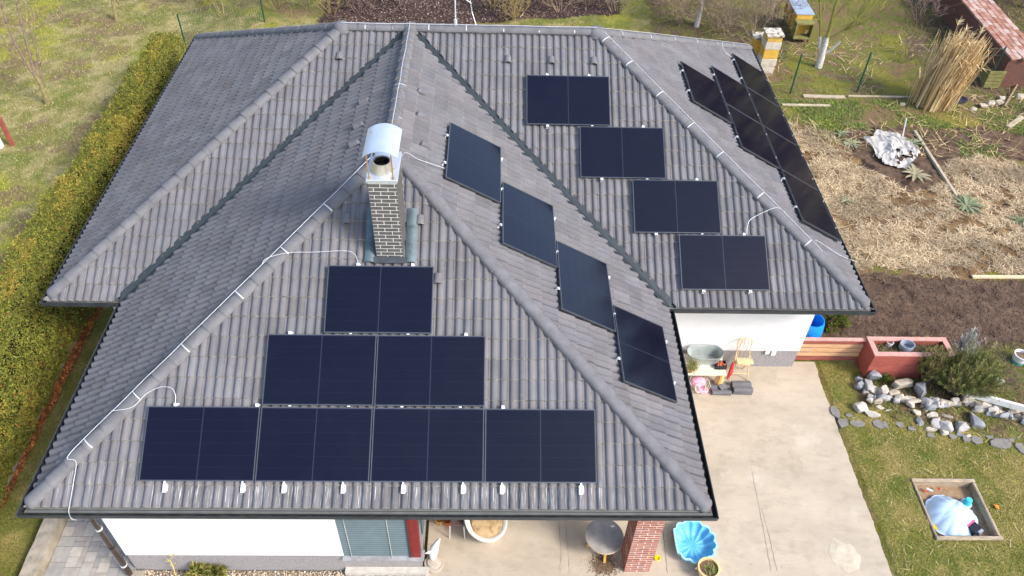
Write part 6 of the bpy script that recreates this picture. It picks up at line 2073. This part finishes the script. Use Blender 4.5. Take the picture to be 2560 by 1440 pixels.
# spare roof tiles
def tstack(x, y, n_, label, rz=0.0):
    t = thing('tile_stack', label, 'roof tiles', (x, y, 0), 'spare roof tiles on the patio')
    for k in range(n_):
        n2 = len(TP)
        V = [(v_ - .19, .15 - u, h * .9 + .012) for u, h in TP for v_ in (0, .42)] + [(v_ - .19, .15 - u, h * .9 - .003) for u, h in TP for v_ in (0, .42)]
        F = []
        for i in range(n2 - 1): F += [(2 * i, 2 * i + 1, 2 * i + 3, 2 * i + 2), (2 * n2 + 2 * i, 2 * n2 + 2 * i + 2, 2 * n2 + 2 * i + 3, 2 * n2 + 2 * i + 1), (2 * i, 2 * i + 2, 2 * n2 + 2 * i + 2, 2 * n2 + 2 * i), (2 * i + 1, 2 * n2 + 2 * i + 1, 2 * n2 + 2 * i + 3, 2 * i + 3)]
        F += [(0, 2 * n2, 2 * n2 + 1, 1), (2 * n2 - 2, 2 * n2 - 1, 4 * n2 - 1, 4 * n2 - 2)]
        R = Matrix.Rotation(rz + random.uniform(-.05, .05), 3, 'Z')
        b = MB(); b.add([R @ Vector(v) + Vector((x, y, .02 + k * .024)) for v in V], F)
        b.build('tile', m_cap, t)
tstack(7.26, 4.52, 5, 'neat stack of spare grey roof tiles in front of the high chair')
tstack(6.80, 4.50, 2, 'low stack of broken roof tiles below the white table')
b = MB(); b.obox((6.86, 4.52, .095), (.16, .12, .02), Matrix.Rotation(.5, 3, 'Z') @ Matrix.Rotation(.2, 3, 'X'))
tag(b.build('tile_shard', m_cap, origin=(6.86, 4.52, .08)), 'broken tile shard lying on the low tile stack', 'tile shard')
b = MB(); b.lathe((6.80, 4.66, .0), [(.09, 0), (.085, .2), (.07, .34), (.0001, .345)], 9, 1.2, .8)
tag(b.build('wood_log', mat('split firewood', tuple(C(206, 178, 136)), var=.2, scale=12), origin=(6.8, 4.66, 0)), 'pale split log standing behind the broken tiles', 'log')
b = MB(); b.tube([(6.93, 4.60, .28), (6.98, 4.64, .42), (7.00, 4.70, .56), (7.02, 4.74, .66)], [.015, .05, .04, .03], 8)
tag(b.build('red_funnel', mat('red plastic funnel', tuple(C(190, 62, 58)), rough=.5), origin=(6.95, 4.6, 0)), 'red plastic funnel hanging at the white table end', 'funnel')
g = G(1744, 968)
pk = thing('doll_pram', 'pink doll pram with white wire frame tipped on the patio', 'toy', (g[0], g[1], 0))
m_pink = mat('pink cloth', tuple(C(236, 176, 200)), rough=.9, var=.2, scale=14, col2=tuple(C(216, 110, 150)), lo=.5, hi=.7)
b = MB(); b.lathe((g[0], g[1] + .05, .10), [(.0001, -.09), (.12, -.07), (.16, .02), (.13, .10), (.05, .13), (.0001, .135)], 12, 1.1, .8); b.build('seat_cloth', m_pink, pk)
b = MB(); b.lathe((g[0] + .08, g[1] - .12, .05), [(.0001, -.04), (.10, -.03), (.11, .03), (.0001, .06)], 10, 1.2, .8); b.build('pillow', m_pink, pk)
for (dx, dy, r_) in ((0, .05, .19), (.07, -.02, .15), (.02, -.12, .10), (.16, -.12, .06), (-.06, -.15, .06)):
    b = MB()
    P = [(g[0] + dx + r_ * math.cos(a), g[1] + dy + r_ * .8 * math.sin(a), .14 + .08 * math.sin(a + dx * 9)) for a in np.linspace(0, 6.283, 18)]
    b.tube(P, .010, 6, cap=False); b.build('frame_loop', m_hwhite, pk)

# neighbour structure at the left edge
g = G(30, 366)
nb = thing('garden_shed', 'white low garden shed wall with a red brown corner post', 'shed', g)
b = MB(); b.box(g[0] - .05, g[0] + .05, g[1], g[1] + .1, -.03, .95); b.build('corner_post', m_rail, nb)
b = MB(); b.box(g[0] - 3.2, g[0] - .22, g[1] - .15, g[1] + .0, -.03, .40); b.build('wall', m_wall, nb)

# unseen far-off wood, added and made tall for the tilted panels to mirror
def wood():
    n = 44000
    a = rng.uniform(-2.2, 2.6, n)                 # bearing from +Y, clockwise
    d = rng.uniform(55, 85, n)
    top = 11 + 12 * fbm(a * 9, a * 0, 1, 4, 3)
    P = np.stack([np.sin(a) * d, 5 + np.cos(a) * d, top * rng.random(n) ** .8], 1)
    t = thing('unseen_wood', 'unseen far brown leafless wood added for the panels to mirror', 'wood', (0, 60, 0))
    t['kind'] = 'stuff'
    leafcloud('branches', P, rng.standard_normal((n, 3)), (.8, 2.2), pal(n, [C(146, 116, 98), C(124, 98, 84), C(160, 130, 108), C(120, 104, 80)]), m_leaf, t, 1.6, .9)
wood()
